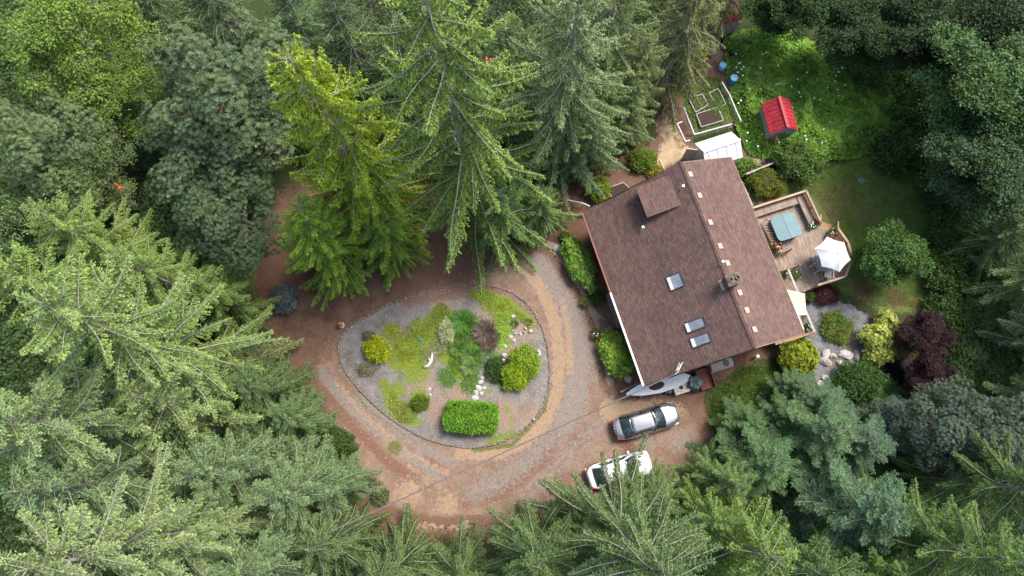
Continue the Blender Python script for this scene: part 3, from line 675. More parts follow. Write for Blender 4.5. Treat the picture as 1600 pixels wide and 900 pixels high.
# ------------------------------------------------------------------ narrow east porch with railing
porch = thing('side_porch', 'narrow timber porch with wood railing under the cream shade sail', 'porch', HO, HROT)
pa, pb = loc(1231, 421, 2.2), loc(1273, 519, 2.2); pX = (pa.x+pb.x)/2
PZ = 1.25
x = WX1+.08
while x < pX:
    MB().box(x-.065, x+.065, pb.y, pa.y, PZ-.04, PZ).build('plank', W_DECK, porch); x += .142
MB().bar((pX, pa.y, PZ+.98), (pX, pb.y, PZ+.98), .15, .045).build('top_rail', W_GREY, porch); MB().bar((pX, pb.y, PZ+.975), (WX1+.5, pb.y, PZ+.975), .15, .045).build('top_rail', W_NEW, porch)
y = pb.y
while y < pa.y:
    MB().box(pX-.02, pX+.02, y-.02, y+.02, PZ, PZ+.955).build('baluster', W_RAIL, porch); y += .14
for y in (pb.y, (pa.y+pb.y)/2, pa.y): MB().box(pX-.06, pX+.06, y-.06, y+.06, 0, PZ+1.0).build('post', W_NEW, porch)
for i in range(4): MB().bar((pX-.05-i*.3, pb.y+.03, PZ+.5), (pX-.05-i*.3, pb.y+.03, PZ+.95), .04).build('baluster', W_RAIL, porch)
# barge rail continuing the gable foot to the porch
MB().bar((TE+.06, -.02, ZF-.5), (pX, pb.y, PZ+1.05), .06, .1).build('brace', W_TRIM, porch)
# shade sail
sz = 3.6
sp_ = [loc(1229, 448, sz+.3), loc(1257.5, 459, sz-.4), loc(1260, 492, sz-.6), loc(1248, 494, sz)]
sail = thing('shade_sail', 'cream triangular shade sail stretched from the eave over the side porch', 'shade sail', hw(sp_[0].x, sp_[0].y, 0), HROT)
o0 = Vector((sp_[0].x, sp_[0].y, 0)); m = MB(); N_ = 8
inn = [sp_[0]-Vector((.5, 0, -.2)), sp_[3]-Vector((.8, -.2, -.2))]
for i in range(N_+1):
    for j in range(N_+1):
        a, b = i/N_, j/N_; p = (inn[0].lerp(inn[1], a)).lerp(sp_[1].lerp(sp_[2], a), b); p = p-Vector((0, 0, .25*math.sin(math.pi*a)*math.sin(math.pi*b))); q = p-o0
        m.v.append(tuple(q))
for i in range(N_):
    for j in range(N_): k = i*(N_+1)+j; m.f.append((k, k+N_+1, k+N_+2, k+1))
c = m.build('canopy', M_CREAM, sail, smooth=True); md = c.modifiers.new('s', 'SOLIDIFY'); md.thickness = .012
for p in sp_[1:3]: MB().tube([p-o0, Vector((pX, p.y, PZ+1.0))-o0], .015, 5).build('tether', M_WHITE, sail)
for u, v in ((1224, 442), (1252, 503)):
    q = loc(u, v, 2.0); b = thing('porch_locker', 'white storage locker against the wall below the shade sail', 'locker', hw(q.x-.25, q.y, PZ), HROT, 'porch lockers')
    MB().box(-.25, .25, -.55, .55, 0, .62).build('body', M_WHITE, b, bevel=.02); MB().box(-.28, .28, -.58, .58, .623, .69).build('lid', M_WHITE, b, bevel=.02)

# ------------------------------------------------------------------ hot tub, umbrella, furniture
def rrect(hx, hy, r, n=6):
    out = []
    for cx, cy, a0 in ((hx-r, hy-r, 0), (-hx+r, hy-r, 90), (-hx+r, -hy+r, 180), (hx-r, -hy+r, 270)):
        for k in range(n+1): a = RAD(a0+90*k/n); out.append((cx+r*math.cos(a), cy+r*math.sin(a)))
    return out
q = [loc(u, v, 1.75) for u, v in ((1203,341),(1241,330.5),(1254,368),(1216,377))]
tc = sum((p for p in q), Vector())/4; thx = ((q[1]-q[0]).length+(q[2]-q[3]).length)/4; thy = ((q[3]-q[0]).length+(q[2]-q[1]).length)/4
tub = thing('hot_tub', 'square hot tub with a closed teal vinyl cover on the deck', 'hot tub', hw(tc.x, tc.y, DK), HROT)
MB().prism(rrect(thx-.06, thy-.06, .3), 0, .78).build('cabinet', M_SKIRT, tub); 
MB().prism(rrect(thx, thy, .36), .782, .86).build('rim', M_SKIRT, tub, bevel=.02)
for s in (-1, 1):
    pl = [(x_, y_) for x_, y_ in rrect(thx+.03, thy+.03, .34)]; pl = [(max(x_, .006) if s > 0 else min(x_, -.006), y_) for x_, y_ in pl]
    m = MB(); n = len(pl); zt = lambda x_: .99-.05*abs(x_)/thx
    m.v += [(x_, y_, .86+.003) for x_, y_ in pl]+[(x_*.985, y_*.985, zt(x_)) for x_, y_ in pl]
    m.f += [tuple(range(n))[::-1], tuple(range(n, 2*n))]+[(i, (i+1) % n, n+(i+1) % n, n+i) for i in range(n)]
    m.build('cover_half', M_TUB, tub, bevel=.03)
UC = loc(1306, 398, 3.3)
umb = thing('patio_umbrella', 'open white six sided patio umbrella over the deck table', 'umbrella', hw(UC.x, UC.y, DK), HROT)
tips = [loc(u, v, 2.95)-Vector((UC.x, UC.y, DK)) for u, v in ((1292,370),(1319,379),(1329,406),(1311.5,425),(1284,416.5),(1273,388))]
top = Vector((0, 0, 2.75)); m = MB(); m.v.append(tuple(top)); R_ = 8; NS = 6
for i in range(6):
    a, b = tips[i], tips[(i+1) % 6]
    for j in range(NS):
        t_ = j/NS; e = a.lerp(b, t_); sag = 1-.26*(t_*(1-t_))      # scalloped edge between ribs
        for k in range(1, R_+1):
            s_ = k/R_; p = top.lerp(Vector((e.x*sag, e.y*sag, e.z+.04*math.sin(math.pi*t_))), s_); p.z += .16*math.sin(math.pi*s_)*(1-.9*4*t_*(1-t_)*.5); m.v.append(tuple(p))
for i in range(6*NS):
    b0 = 1+i*R_; b1 = 1+((i+1) % (6*NS))*R_
    m.f.append((0, b0, b1))
    for k in range(R_-1): m.f.append((b0+k, b0+k+1, b1+k+1, b1+k))
c = m.build('canopy', M_CANVAS, umb, smooth=False); md = c.modifiers.new('s', 'SOLIDIFY'); md.thickness = .01
for t_ in tips: MB().tube([top-Vector((0, 0, .03)), top.lerp(t_, .5)+Vector((0, 0, .1)), t_-Vector((0, 0, .03))], .012, 4).build('rib', M_METAL, umb)
MB().tube([(0, 0, 0), (0, 0, 2.86)], .022, 8).build('pole', M_METAL, umb); MB().lathe([(.28, 0), (.26, .05), (.05, .08), (.04, .3)], 14).build('base', M_DKMETAL, umb); MB().lathe([(.06, 2.78), (.05, 2.86), (.02, 2.92)], 8).build('finial', M_WHITE, umb)
tb = thing('patio_table', 'grey metal patio table under the white umbrella', 'table', hw(UC.x, UC.y, DK), HROT)
MB().prism([(.72*math.cos(k*math.pi/10), .72*math.sin(k*math.pi/10)) for k in range(20)], .7, .73).build('tabletop', M_FABRIC, tb)
for k in range(4): a = k*math.pi/2+.6; MB().tube([(.6*math.cos(a), .6*math.sin(a), 0), (.5*math.cos(a), .5*math.sin(a), .7)], .02, 6).build('leg', M_METAL, tb)
def chair(q, rz, lab, grp=None):
    c = thing('patio_chair', lab, 'chair', hw(q.x, q.y, DK), HROT+rz, grp)
    MB().box(-.27, .27, -.27, .27, .4, .43).build('seat', M_FABRIC, c, bevel=.01)
    MB().add([(-.27, .27, .43), (.27, .27, .43), (.27, .42, .98), (-.27, .42, .98), (-.27, .3, .43), (.27, .3, .43), (.27, .45, .98), (-.27, .45, .98)], [(0,1,2,3),(7,6,5,4),(0,4,5,1),(2,6,7,3),(0,3,7,4),(1,5,6,2)]).build('backrest', M_FABRIC, c)
    for s in (-1, 1):
        MB().tube([(s*.31, -.3, .02), (s*.31, .46, .02)], .02, 6).build('runner', M_PVC, c)
        MB().tube([(s*.31, -.3, .02), (s*.31, -.3, .62), (s*.31, .33, .66)], .02, 6).build('armrest', M_PVC, c)
        MB().tube([(s*.3, .46, .02), (s*.29, .3, .42), (s*.29, .46, 1.0)], .02, 6).build('back_post', M_PVC, c)
    MB().tube([(-.31, -.3, .02), (.31, -.3, .02)], .018, 6).build('cross_bar', M_PVC, c)
for (u, v), rz, lab in (((1273,406), 1.57+.1, 'grey sling chair on the house side of the umbrella, toward the hot tub'), ((1279,416), 1.57+.2, 'grey sling chair on the house side of the umbrella, toward the steps'), ((1294,428), 2.7, 'grey sling chair half under the umbrella by the south railing')):
    chair(loc(u, v, DK+.4), rz, lab)

# ------------------------------------------------------------------ cars
def car(name, label, paint, side, c, rz, L=4.7, Wd=1.82, seed=0):
    root = thing(name, label, 'car', c, rz); hl, hwd = L/2, Wd/2
    xs = [-hl, -hl+.05, -hl+.2, -hl+.5, -1.6, -1.1, -.5, .1, .7, 1.1, 1.5, hl-.5, hl-.25, hl-.08, hl]
    def wd(x):
        t = abs(x)/hl; return hwd*(1-.34*max(0, (t-.62)/.38)**(2.2 if x > 0 else 2.8))
    def zt(x):
        if x > 1.1: return .93-.2*((x-1.1)/(hl-1.1))**1.8
        if x < -1.75: return .97-.06*((-1.75-x)/(hl-1.75))
        return .95
    m = MB(); rings = []
    for i, x in enumerate(xs):
        w_ = wd(x); e = i in (0, len(xs)-1); z = zt(x)
        zb = .34 if e else .2
        if e: z -= .1
        half = [(w_*.9, zb), (w_*(.99 if not e else .96), .48), (w_*.985, .66), (w_*.94, z-.1), (w_*.76, z-.012), (w_*.4, z+.03), (0, z+.04)]
        rings.append([(x, y, zz) for y, zz in half]+[(x, -y, zz) for y, zz in half[-2::-1]])
    k = len(rings[0])
    for r in rings: m.v += r
    for i in range(len(xs)-1):
        for j in range(k-1): m.f.append((i*k+j, (i+1)*k+j, (i+1)*k+j+1, i*k+j+1))
        m.f.append((i*k+k-1, (i+1)*k+k-1, (i+1)*k, i*k))
    m.f.append(tuple(range(k))[::-1]); m.f.append(tuple((len(xs)-1)*k+j for j in range(k))); m.f = [f[::-1] for f in m.f]
    body = m.build('body', paint, root, smooth=True); md = body.modifiers.new('sub', 'SUBSURF'); md.levels = 1; md.render_levels = 2
    # cabin shell and its glass
    cw, rw, zb, zr = .8*hwd/.91, .6*hwd/.91, .93, 1.43
    A = [(-1.88, 0), (-1.2, 1), (.38, 1), (1.22, 0)]                # x, 0 = belt 1 = roof
    def pt(i, s, ins=0.0):
        x, t = A[i]; w_ = cw+(rw-cw)*t; return Vector((x, s*w_, zb+(zr-zb)*t))
    cab = MB()
    for s in (1, -1): cab.v += [tuple(pt(i, s)) for i in range(4)]
    cab.f += [(0, 1, 2, 3)[::-1], (4, 5, 6, 7), (0, 4, 5, 1)[::-1], (1, 5, 6, 2)[::-1], (2, 6, 7, 3)[::-1]]
    cab.build('cabin', side, root, bevel=.06, seg=3)
    def panel(nm, mat, cs, off, bow, bowdir, n=8):
        p = MB()
        for i in range(n+1):
            for j in range(n+1):
                a, b = i/n, j/n; q = cs[0].lerp(cs[1], a).lerp(cs[3].lerp(cs[2], a), b)
                q = q+off+bowdir*bow*(4*a*(1-a)*.9+.25*4*b*(1-b)); p.v.append(tuple(q))
        for i in range(n):
            for j in range(n): kk = i*(n+1)+j; p.f.append((kk, kk+n+1, kk+n+2, kk+1))
        o = p.build(nm, mat, root, smooth=True); md = o.modifiers.new('s', 'SOLIDIFY'); md.thickness = .012; return o
    up = Vector((0, 0, 1))
    panel('roof', paint, [pt(1, 1)+Vector((-.02, -.01, 0)), pt(1, -1)+Vector((-.02, .01, 0)), pt(2, -1)+Vector((.03, .01, 0)), pt(2, 1)+Vector((.03, -.01, 0))], up*.012, .05, up)
    ws = Vector((.5, 0, .86)); panel('windscreen', G_CAR, [pt(2, 1).lerp(pt(2, -1), .03), pt(2, -1).lerp(pt(2, 1), .03), pt(3, -1).lerp(pt(3, 1), .06), pt(3, 1).lerp(pt(3, -1), .06)], ws*.02, .09, Vector((.9, 0, .4)))
    rs = Vector((-.55, 0, .83)); panel('rear_window', G_CAR, [pt(1, 1).lerp(pt(1, -1), .05), pt(1, -1).lerp(pt(1, 1), .05), pt(0, -1).lerp(pt(0, 1), .1), pt(0, 1).lerp(pt(0, -1), .1)], rs*.02, .07, Vector((-.9, 0, .4)))
    for s in (1, -1):
        o_ = Vector((0, s*.014, .006))
        for a, b in ((.06, .47), (.52, .94)):
            lo = lambda t, : pt(0, s).lerp(pt(3, s), t)+Vector((0, 0, .04)); hi = lambda t: pt(1, s).lerp(pt(2, s), t)-Vector((0, 0, .04))
            t0, t1 = (.16, .5) if a < .3 else (.53, .9)
            panel('side_window', G_CAR, [lo(t0), lo(t1), hi((t1-.1)/.8*1.0 if a < .3 else .97), hi(.06 if a < .3 else .56)], o_, .0, Vector((0, s, 0)), 2)
        for x in (1.42, -1.42):
            wh = MB(); n = 20; prof = [(.24, -.1), (.31, -.1), (.335, -.07), (.335, .07), (.31, .1), (.24, .1)]
            for r, y in prof: wh.v += [(x+r*math.cos(2*math.pi*q/n), s*(hwd-.1)+y, .335+r*math.sin(2*math.pi*q/n)) for q in range(n)]
            for i in range(len(prof)-1): wh.f += [(i*n+q, i*n+(q+1) % n, (i+1)*n+(q+1) % n, (i+1)*n+q) for q in range(n)]
            w_ = wh.build('wheel', M_TYRE, root, smooth=True)
            rm = MB(); yy = s*(hwd-.1)+s*.085
            for r, y in ((.245, yy), (.2, yy-s*.03), (.05, yy-s*.01)): rm.v += [(x+r*math.cos(2*math.pi*q/n), y, .335+r*math.sin(2*math.pi*q/n)) for q in range(n)]
            for i in range(2): rm.f += [(i*n+q, i*n+(q+1) % n, (i+1)*n+(q+1) % n, (i+1)*n+q) for q in range(n)]
            rm.f.append(tuple(2*n+q for q in range(n))); rm.build('rim', M_METAL, w_)
        mi = MB().box(.82, .98, s*(hwd+.0), s*(hwd+.17), .93, 1.05) if s > 0 else MB().box(.82, .98, -(hwd+.17), -hwd, .93, 1.05)
        mi.build('door_mirror', side, root, bevel=.04)
        hx, hy = hl-.22, s*.62
        MB().add([(hx, hy-.2, .68), (hx+.14, hy-.12*s, .62), (hx+.02, hy+.14*s, .6), (hx-.3, hy+.2*s, .74), (hx-.22, hy-.05*s, .8)], [(0, 1, 4), (1, 2, 3, 4), (0, 4, 3)]).build('headlight', M_LAMP, root)
        MB().box(-hl-.01, -hl+.22, s*.58-.13, s*.58+.13, .68, .84).build('tail_light', M_TAIL, root, bevel=.03)
        for xx in (-.55, .35): MB().box(xx-.08, xx+.08, s*hwd*.985-.012, s*hwd*.985+.012, .8, .83).build('door_handle', side, root)
        MB().box(-1.05, 1.05, s*(hwd-.06)-.03, s*(hwd-.06)+.03, .17, .27).build('sill', side, root)
    MB().box(-hl-.035, -hl-.012, -.26, .26, .52, .66).build('number_plate', M_WHITE, root); MB().box(hl-.01, hl+.02, -.45, .45, .4, .52).build('grille', M_BLACK, root)
    MB().box(-hl-.03, -hl+.12, -.75, .75, .3, .46).build('rear_bumper', side, root, bevel=.05); MB().box(hl-.18, hl-.01, -.7, .7, .24, .38).build('front_bumper', side, root, bevel=.05)
    return root
a, b = P(962, 667, .7), P(1053, 640, .7); rz = math.atan2(b.y-a.y, b.x-a.x); c = P(1007.5, 660, .0)
car('parked_car', 'dark grey saloon car parked in the open beside the house', P_GREY, M_DARKPAINT, (c.x, c.y+.05, .02), rz, L=4.75)
a, b = P(921, 740, .7), P(1012, 712, .7); rz2 = math.atan2(b.y-a.y, b.x-a.x); c = P(966, 734, .0)
car('parked_car', 'white car parked half hidden under the fir branches', P_WHITE, M_WHITE, (c.x, c.y, .02), rz2, L=4.6, seed=3)

# ------------------------------------------------------------------ by the south gable: boat, crate, barbecue, steps
a, b = P(978, 616, .9), P(1079, 588, .9); d = (b-a).normalized(); L = (b-a).length; brz = math.atan2(d.y, d.x)
boat = thing('small_boat', 'slim white boat hull stored under the eave by the cars', 'boat', (a.x, a.y, 0), brz)
st = [(0, .03, .95), (.08, .2, .93), (.25, .42, .9), (.5, .56, .88), (.75, .5, .88), (.93, .3, .9), (1, .08, .92)]
m = MB(); n = 9
for t, w_, z in st:
    m.v += [(t*L, w_*math.sin((j/(n-1)-.5)*math.pi), z-.42*math.cos((j/(n-1)-.5)*math.pi)**.8*(1-.6*abs(t-.5)*2)) for j in range(n)]
for i in range(len(st)-1):
    for j in range(n-1): m.f.append((i*n+j, (i+1)*n+j, (i+1)*n+j+1, i*n+j+1))
m.build('hull', M_WHITE, boat, smooth=True)
m = MB(); dk = [(0, .03), (.1, .24), (.25, .43), (.5, .57), (.75, .51), (.93, .31), (1, .09)]
m.v += [(t*L, w_, .935) for t, w_ in dk]+[(t*L, 0, .985) for t, w_ in dk]+[(t*L, -w_, .935) for t, w_ in dk]
for r in (0, 1): m.f += [(r*7+i, (r+1)*7+i, (r+1)*7+i+1, r*7+i+1) for i in range(6)]
m.build('foredeck', M_WHITE, boat, smooth=True)
MB().prism([(L*.47+.58*math.cos(k*math.pi/10), .3*math.sin(k*math.pi/10)) for k in range(20)], .972, .992).build('cockpit', M_BLACK, boat)
MB().bar((-.35, .25, .98), (L*.3, .6, .95), .09, .09).build('boom', M_DKMETAL, boat)
for t in (.22, .75):
    MB().bar((L*t, -.5, .4), (L*t, .5, .4), .08, .1).build('cradle', W_GREY, boat)
    for s in (-1, 1): MB().box(L*t-.05, L*t+.05, s*.42-.05, s*.42+.05, 0, .35).build('cradle_leg', W_GREY, boat)
fire = thing('fire_pit_table', 'beige box table with a round hole and red marks beside the boat', 'table', (P(1063, 606, .4).x, P(1063, 606, .4).y, 0), brz+.05)
MB().box(-.5, .5, -.38, .38, 0, .58).build('base', M_BEIGE, fire); MB().box(-.56, .56, -.44, .44, .583, .65).build('top', M_BEIGE, fire, bevel=.02)
MB().lathe([(.15, .653), (.15, .67), (.1, .67), (.1, .656)], 16).build('burner', M_BLACK, fire)
for x, y in ((-.4, .25), (-.3, -.22), (.33, .28), (.4, -.2), (.05, .33), (-.1, -.3)): MB().box(x-.05, x+.05, y-.03, y+.03, .653, .658).build('red_mark', M_PINK, fire)
def drape(name, lab, cat, u, v, hx, hy, h, mat, seed):
    q = P(u, v, h*.6); r = thing(name, lab, cat, (q.x, q.y, 0), random.Random(seed).random())
    m = MB(); na, nr = 28, 9
    for i in range(nr+1):
        t = i/nr
        for k in range(na):
            a = 2*math.pi*k/na; f = 1+.16*t*math.sin(a*5+seed)+.1*t*math.sin(a*9+2)
            rad = min(1, t*1.9)*(.72+.28*t); z = h*(1-max(0, (t-.45)/.55)**1.0*.86)+.05*h*mnoise.noise(Vector((math.cos(a)*2, math.sin(a)*2, t*3+seed)))*2
            m.v.append((hx*rad*f*math.cos(a), hy*rad*f*math.sin(a), max(.03, z)))
    for i in range(nr):
        for k in range(na): k2 = (k+1) % na; m.f.append((i*na+k, i*na+k2, (i+1)*na+k2, (i+1)*na+k))
    m.build('cover', mat, r); MB().box(-.25, .25, -.2, .2, 0, h*.5).build('frame', M_DKMETAL, r)
drape('covered_barbecue', 'grill under a crumpled grey green tarp at the gable end', 'barbecue', 1085, 598, .6, .62, 1.1, M_TARP, 3)
drape('tarp_bundle', 'low dark grey tarp bundle between the boat and the beige table', 'tarp', 1046, 609, .5, .3, .4, M_DKMETAL, 5)
ss = thing('wooden_steps', 'dark red brown wooden landing with boards beside the covered grill', 'steps', (P(1101, 592, .5).x, P(1101, 592, .5).y, 0), HROT)
for i in range(6): MB().box(-.42+i*.145, -.42+i*.145+.135, -.75, .75, .5, .54).build('board', W_RED, ss)
for x in (-.45, .47): MB().box(x-.03, x+.03, -.78, .78, .3, .497).build('joist', W_RED, ss)
MB().box(.47, .52, -.78, .78, .1, .9).build('side_board', W_RED, ss)
for x, y in ((-.4, -.7), (.4, -.7), (-.4, .7), (.4, .7)): MB().box(x-.04, x+.04, y-.04, y+.04, 0, .498).build('post', W_RED, ss)
ht = thing('heat_pump', 'pale grey outdoor heat pump on the ground under the gable', 'heat pump', (P(1127, 570, .5).x, P(1127, 570, .5).y, 0), HROT+math.pi*.5*0)
MB().box(-.85, .85, -.25, .25, .06, .72).build('casing', M_TAN, ht, bevel=.02); MB().box(-.95, .95, -.35, .35, 0, .06).build('plinth', M_TAN, ht); MB().lathe([(.24, .723), (.24, .74), (.04, .74)], 14, (.3, 0, 0)).build('fan_grille', M_DKMETAL, ht)
pk = thing('red_bucket', 'small red bucket beside the covered grill', 'bucket', (P(1090, 583, .3).x, P(1090, 583, .3).y, 0)); MB().lathe([(.14, 0), (.19, .34), (.175, .34), (.13, .03)], 14).build('pail', M_PINK, pk); MB().tube([(-.19, 0, .33), (-.1, 0, .45), (.1, 0, .45), (.19, 0, .33)], .01, 5).build('handle', M_METAL, pk)
wc = thing('white_marker', 'small white capped post standing in the grass behind the gable', 'post', (P(1183, 557, .4).x, P(1183, 557, .4).y, 0)); MB().lathe([(.09, 0), (.09, .5)], 10).build('post', M_PVC, wc); MB().lathe([(.13, .5), (.13, .56), (.05, .6)], 12).build('cap', M_PVC, wc)

# ------------------------------------------------------------------ white tent shed
def gshed(name, lab, cat, rA, rB, half, zr, ze, roofm, wallm, ribs=0, over=.1, door=None, split=.0):
    """gable building: ridge from point rA to rB (world, at height zr), half width"""
    d = (rB-rA).xy; L = d.length; d.normalize(); rz = math.atan2(d.y, d.x); c = (rA+rB)/2
    r = thing(name, lab, cat, (c.x, c.y, 0), rz); h = L/2
    for s in (-1, 1):
        k = (ze-zr)/half; e = half+over
        m = MB().add([(-h-over, 0, zr), (h+over, 0, zr), (h+over, s*e, zr+k*e), (-h-over, s*e, zr+k*e), (-h-over, 0, zr+.04), (h+over, 0, zr+.04), (h+over, s*e, zr+k*e+.04), (-h-over, s*e, zr+k*e+.04)], [(0,1,2,3),(7,6,5,4),(0,4,5,1),(1,5,6,2),(2,6,7,3),(3,7,4,0)])
        sl = m.build('roof_slope', roofm, r)
        for i in range(ribs):
            x = -h-over+(i+.5)*(2*h+2*over)/ribs
            MB().bar((x, s*.02, zr+.055), (x, s*(e-.005), zr+k*e+.055), .05, .03).build('roof_rib', roofm, sl)
        MB().box(-h, h, s*half-.03, s*half+.03, 0, ze).build('side_wall', wallm, r)
    MB().bar((-h-over, 0, zr+.06), (h+over, 0, zr+.06), .22, .05).build('ridge_cap', roofm, r)
    for s in (-1, 1):
        x = s*(h-.03); w_ = half-.032
        pr = [(-w_, 0), (w_, 0), (w_, ze), (0, zr-.01), (-w_, ze)]
        if door == s:
            dw_, dh = .36, 1.75; pr = [(-w_, 0), (-dw_, 0), (-dw_, dh), (dw_, dh), (dw_, 0), (w_, 0), (w_, ze), (0, zr-.01), (-w_, ze)]
        n = len(pr); MB().add([(x-.02, y, z) for y, z in pr]+[(x+.02, y, z) for y, z in pr], [tuple(range(n))[::-1], tuple(range(n, 2*n))]+[(i, (i+1) % n, n+(i+1) % n, n+i) for i in range(n)]).build('gable_wall', wallm, r)
    return r, h
sh, h_ = gshed('white_shed', 'white sheeted garden shed behind the north end of the house', 'shed', P(1100, 237, 2.5), P(1155, 219, 2.5), 1.05, 2.5, 1.75, M_SHEET, M_SHEET, 4, .08)
MB().add([(-h_-.1, .4, .05), (-h_-.85, .9, .05), (-h_-.85, .9, 1.8), (-h_-.1, .4, 2.0), (-h_-.07, .44, .05), (-h_-.82, .94, .05), (-h_-.82, .94, 1.8), (-h_-.07, .44, 2.0)], [(0,1,2,3),(7,6,5,4),(0,4,5,1),(1,5,6,2),(2,6,7,3),(3,7,4,0)]).build('door_flap', M_SHEET, sh)
for x in (-h_*.5, 0, h_*.5): MB().box(x-.03, x+.03, -1.11, -1.083, 0, 1.72).build('wall_batten', M_PVC, sh)
hut, h_ = gshed('red_roof_hut', 'small grey hut with a red metal roof among the brambles', 'hut', P(1230.5, 197.2, 3.0), P(1217.8, 153.3, 3.0), 1.0, 3.0, 2.3, M_RED, M_SHEDWALL, 8, .12, door=-1)
MB().box(-h_-.5, -h_-.02, .37, .42, .02, 1.72).build('door', W_NEW, hut); MB().box(-h_+.1, h_-.1, -.95, .95, .05, .1).build('floor', W_DARK, hut)
hut2, h_ = gshed('red_roof_shelter', 'red metal roofed shelter showing behind the olive fir boughs', 'shelter', P(1112, 12, 2.6), P(1150, 0, 2.6), 1.3, 2.6, 2.0, M_RED, M_SHEDWALL, 8, .12, door=-1)

# ------------------------------------------------------------------ kitchen garden
def pipe_fence(name, lab, pp, z=.9, r=.045, close=False):
    q = [P(u, v, z) for u, v in pp]; o = q[0]; t = thing(name, lab, 'fence', (o.x, o.y, 0))
    for a, b in zip(q[:-1], q[1:]):
        a2 = a-Vector((o.x, o.y, 0)); b2 = b-Vector((o.x, o.y, 0)); MB().tube([a2, b2], r, 8).build('rail', M_PVC, t)
        n = max(1, round((b-a).length/1.2))
        for i in range(n+1): p = a2.lerp(b2, i/n); MB().tube([(p.x, p.y, 0), (p.x, p.y, z-.02)], .03, 6).build('post', M_PVC, t)
        for k in (.3, .6): MB().tube([a2*1-Vector((0, 0, z*k)), b2-Vector((0, 0, z*k))], .008, 4).build('wire', M_METAL, t)
pipe_fence('garden_fence', 'white pipe fence cornering round the kitchen garden behind the shed', [(1068,167),(1085,210),(1143,194)])
pipe_fence('garden_fence', 'short U shaped white pipe rail beside the straw path', [(1066,190),(1058,193),(1071,221),(1078,219)], .7)
pipe_fence('garden_fence', 'long white edging rail between garden and brambles, past the barrels', [(1128,128),(1140,148),(1150,172),(1158,189)], .6, .05)
pipe_fence('garden_fence', 'white rail with posts beside the gable, along the red mulch', [(886,312),(912,318),(921,322)], .6)
def raised_bed(lab, cs, z=.35):
    q = [P(u, v, z) for u, v in cs]; o = q[0].copy(); t = thing('raised_bed', lab, 'garden bed', (o.x, o.y, 0)); q = [p-Vector((o.x, o.y, 0)) for p in q]
    for a, b in zip(q, q[1:]+q[:1]): MB().bar((a.x, a.y, z/2), (b.x, b.y, z/2), .06, z).build('side_board', W_GREY, t)
    MB().prism([(p.x*.96+.02, p.y*.96) for p in q][::1], .02, z-.06).build('soil', M_SOIL, t)
raised_bed('timber raised bed with bare dark soil in the kitchen garden', [(1076,153),(1098,147),(1106,164),(1087,175)])
raised_bed('timber raised bed full of leafy plants behind the white shed', [(1088,178),(1122,167),(1130,188),(1096,198)])
raised_bed('narrow timber bed with green rows under the wire fence', [(1108,145),(1122,138),(1134,162),(1122,168)])
raised_bed('small framed herb bed pressed against the north gable', [(948,294),(974,285),(986,296),(957,309)], .3)
for u, v, lab, mt, r_, hh in ((1146,124,'larger dark blue plastic barrel on the edge of the brambles', M_BLUE, .3, .85), (1130,101,'smaller pale blue plastic tub farther from the red hut', M_LTBLUE, .28, .55)):
    q = P(u, v, .6); t = thing('blue_barrel', lab, 'barrel', (q.x, q.y, 0))
    MB().lathe([(r_*.9, 0), (r_, .08), (r_*.97, hh*.3), (r_*1.03, hh*.33), (r_*.97, hh*.36), (r_*.97, hh*.66), (r_*1.03, hh*.69), (r_*.97, hh*.72), (r_, hh*.95), (r_*.93, hh)], 18).build('drum', mt, t, smooth=True)
    MB().lathe([(r_*1.0, hh), (r_*1.0, hh+.035), (r_*.9, hh+.035), (r_*.88, hh+.015)], 18).build('lid', M_LTBLUE, t)
q = P(1145, 83, .3); t = thing('black_crate', 'small black plastic crate lying in the brambles', 'crate', (q.x, q.y, .25), .4); MB().box(-.25, .25, -.2, .2, .0, .03).build('bottom', M_BLACK, t)
for s in (-1, 1): MB().box(-.25, .25, s*.2-.012, s*.2+.012, .03, .3).build('side', M_BLACK, t); MB().box(s*.25-.012, s*.25+.012, -.186, .186, .03, .298).build('end', M_BLACK, t)
q = P(1065, 72, .3); t = thing('white_jug', 'white and black container near the yellow flowers', 'container', (q.x, q.y, 0), .7); MB().lathe([(.2, 0), (.22, .3), (.1, .42), (.07, .48)], 12).build('body', M_PVC, t); MB().lathe([(.08, .48), (.08, .54)], 10).build('cap', M_BLACK, t)
# red stained fence piece and pale boards by the shed
a, b = P(1166, 272, .9), P(1236, 243, .9); t = thing('red_fence', 'low dark red board fence with a pale cap behind the shrubs', 'fence', (a.x, a.y, 0)); dd = b-a; dd.z = 0; n = int(dd.length/.16)
for i in range(n):
    p = dd*((i+.5)/n); MB().box(p.x-.07, p.x+.07, p.y-.02, p.y+.02, 0, .85+.02*math.sin(i*2)).build('board', W_RED, t)
MB().bar((0, 0, .9), (dd.x, dd.y, .9), .12, .05).build('cap_rail', W_GREY, t)
for i in (0, .5, 1): p = dd*i; MB().box(p.x-.05, p.x+.05, p.y-.08, p.y-.022, 0, .87).build('post', W_RED, t)
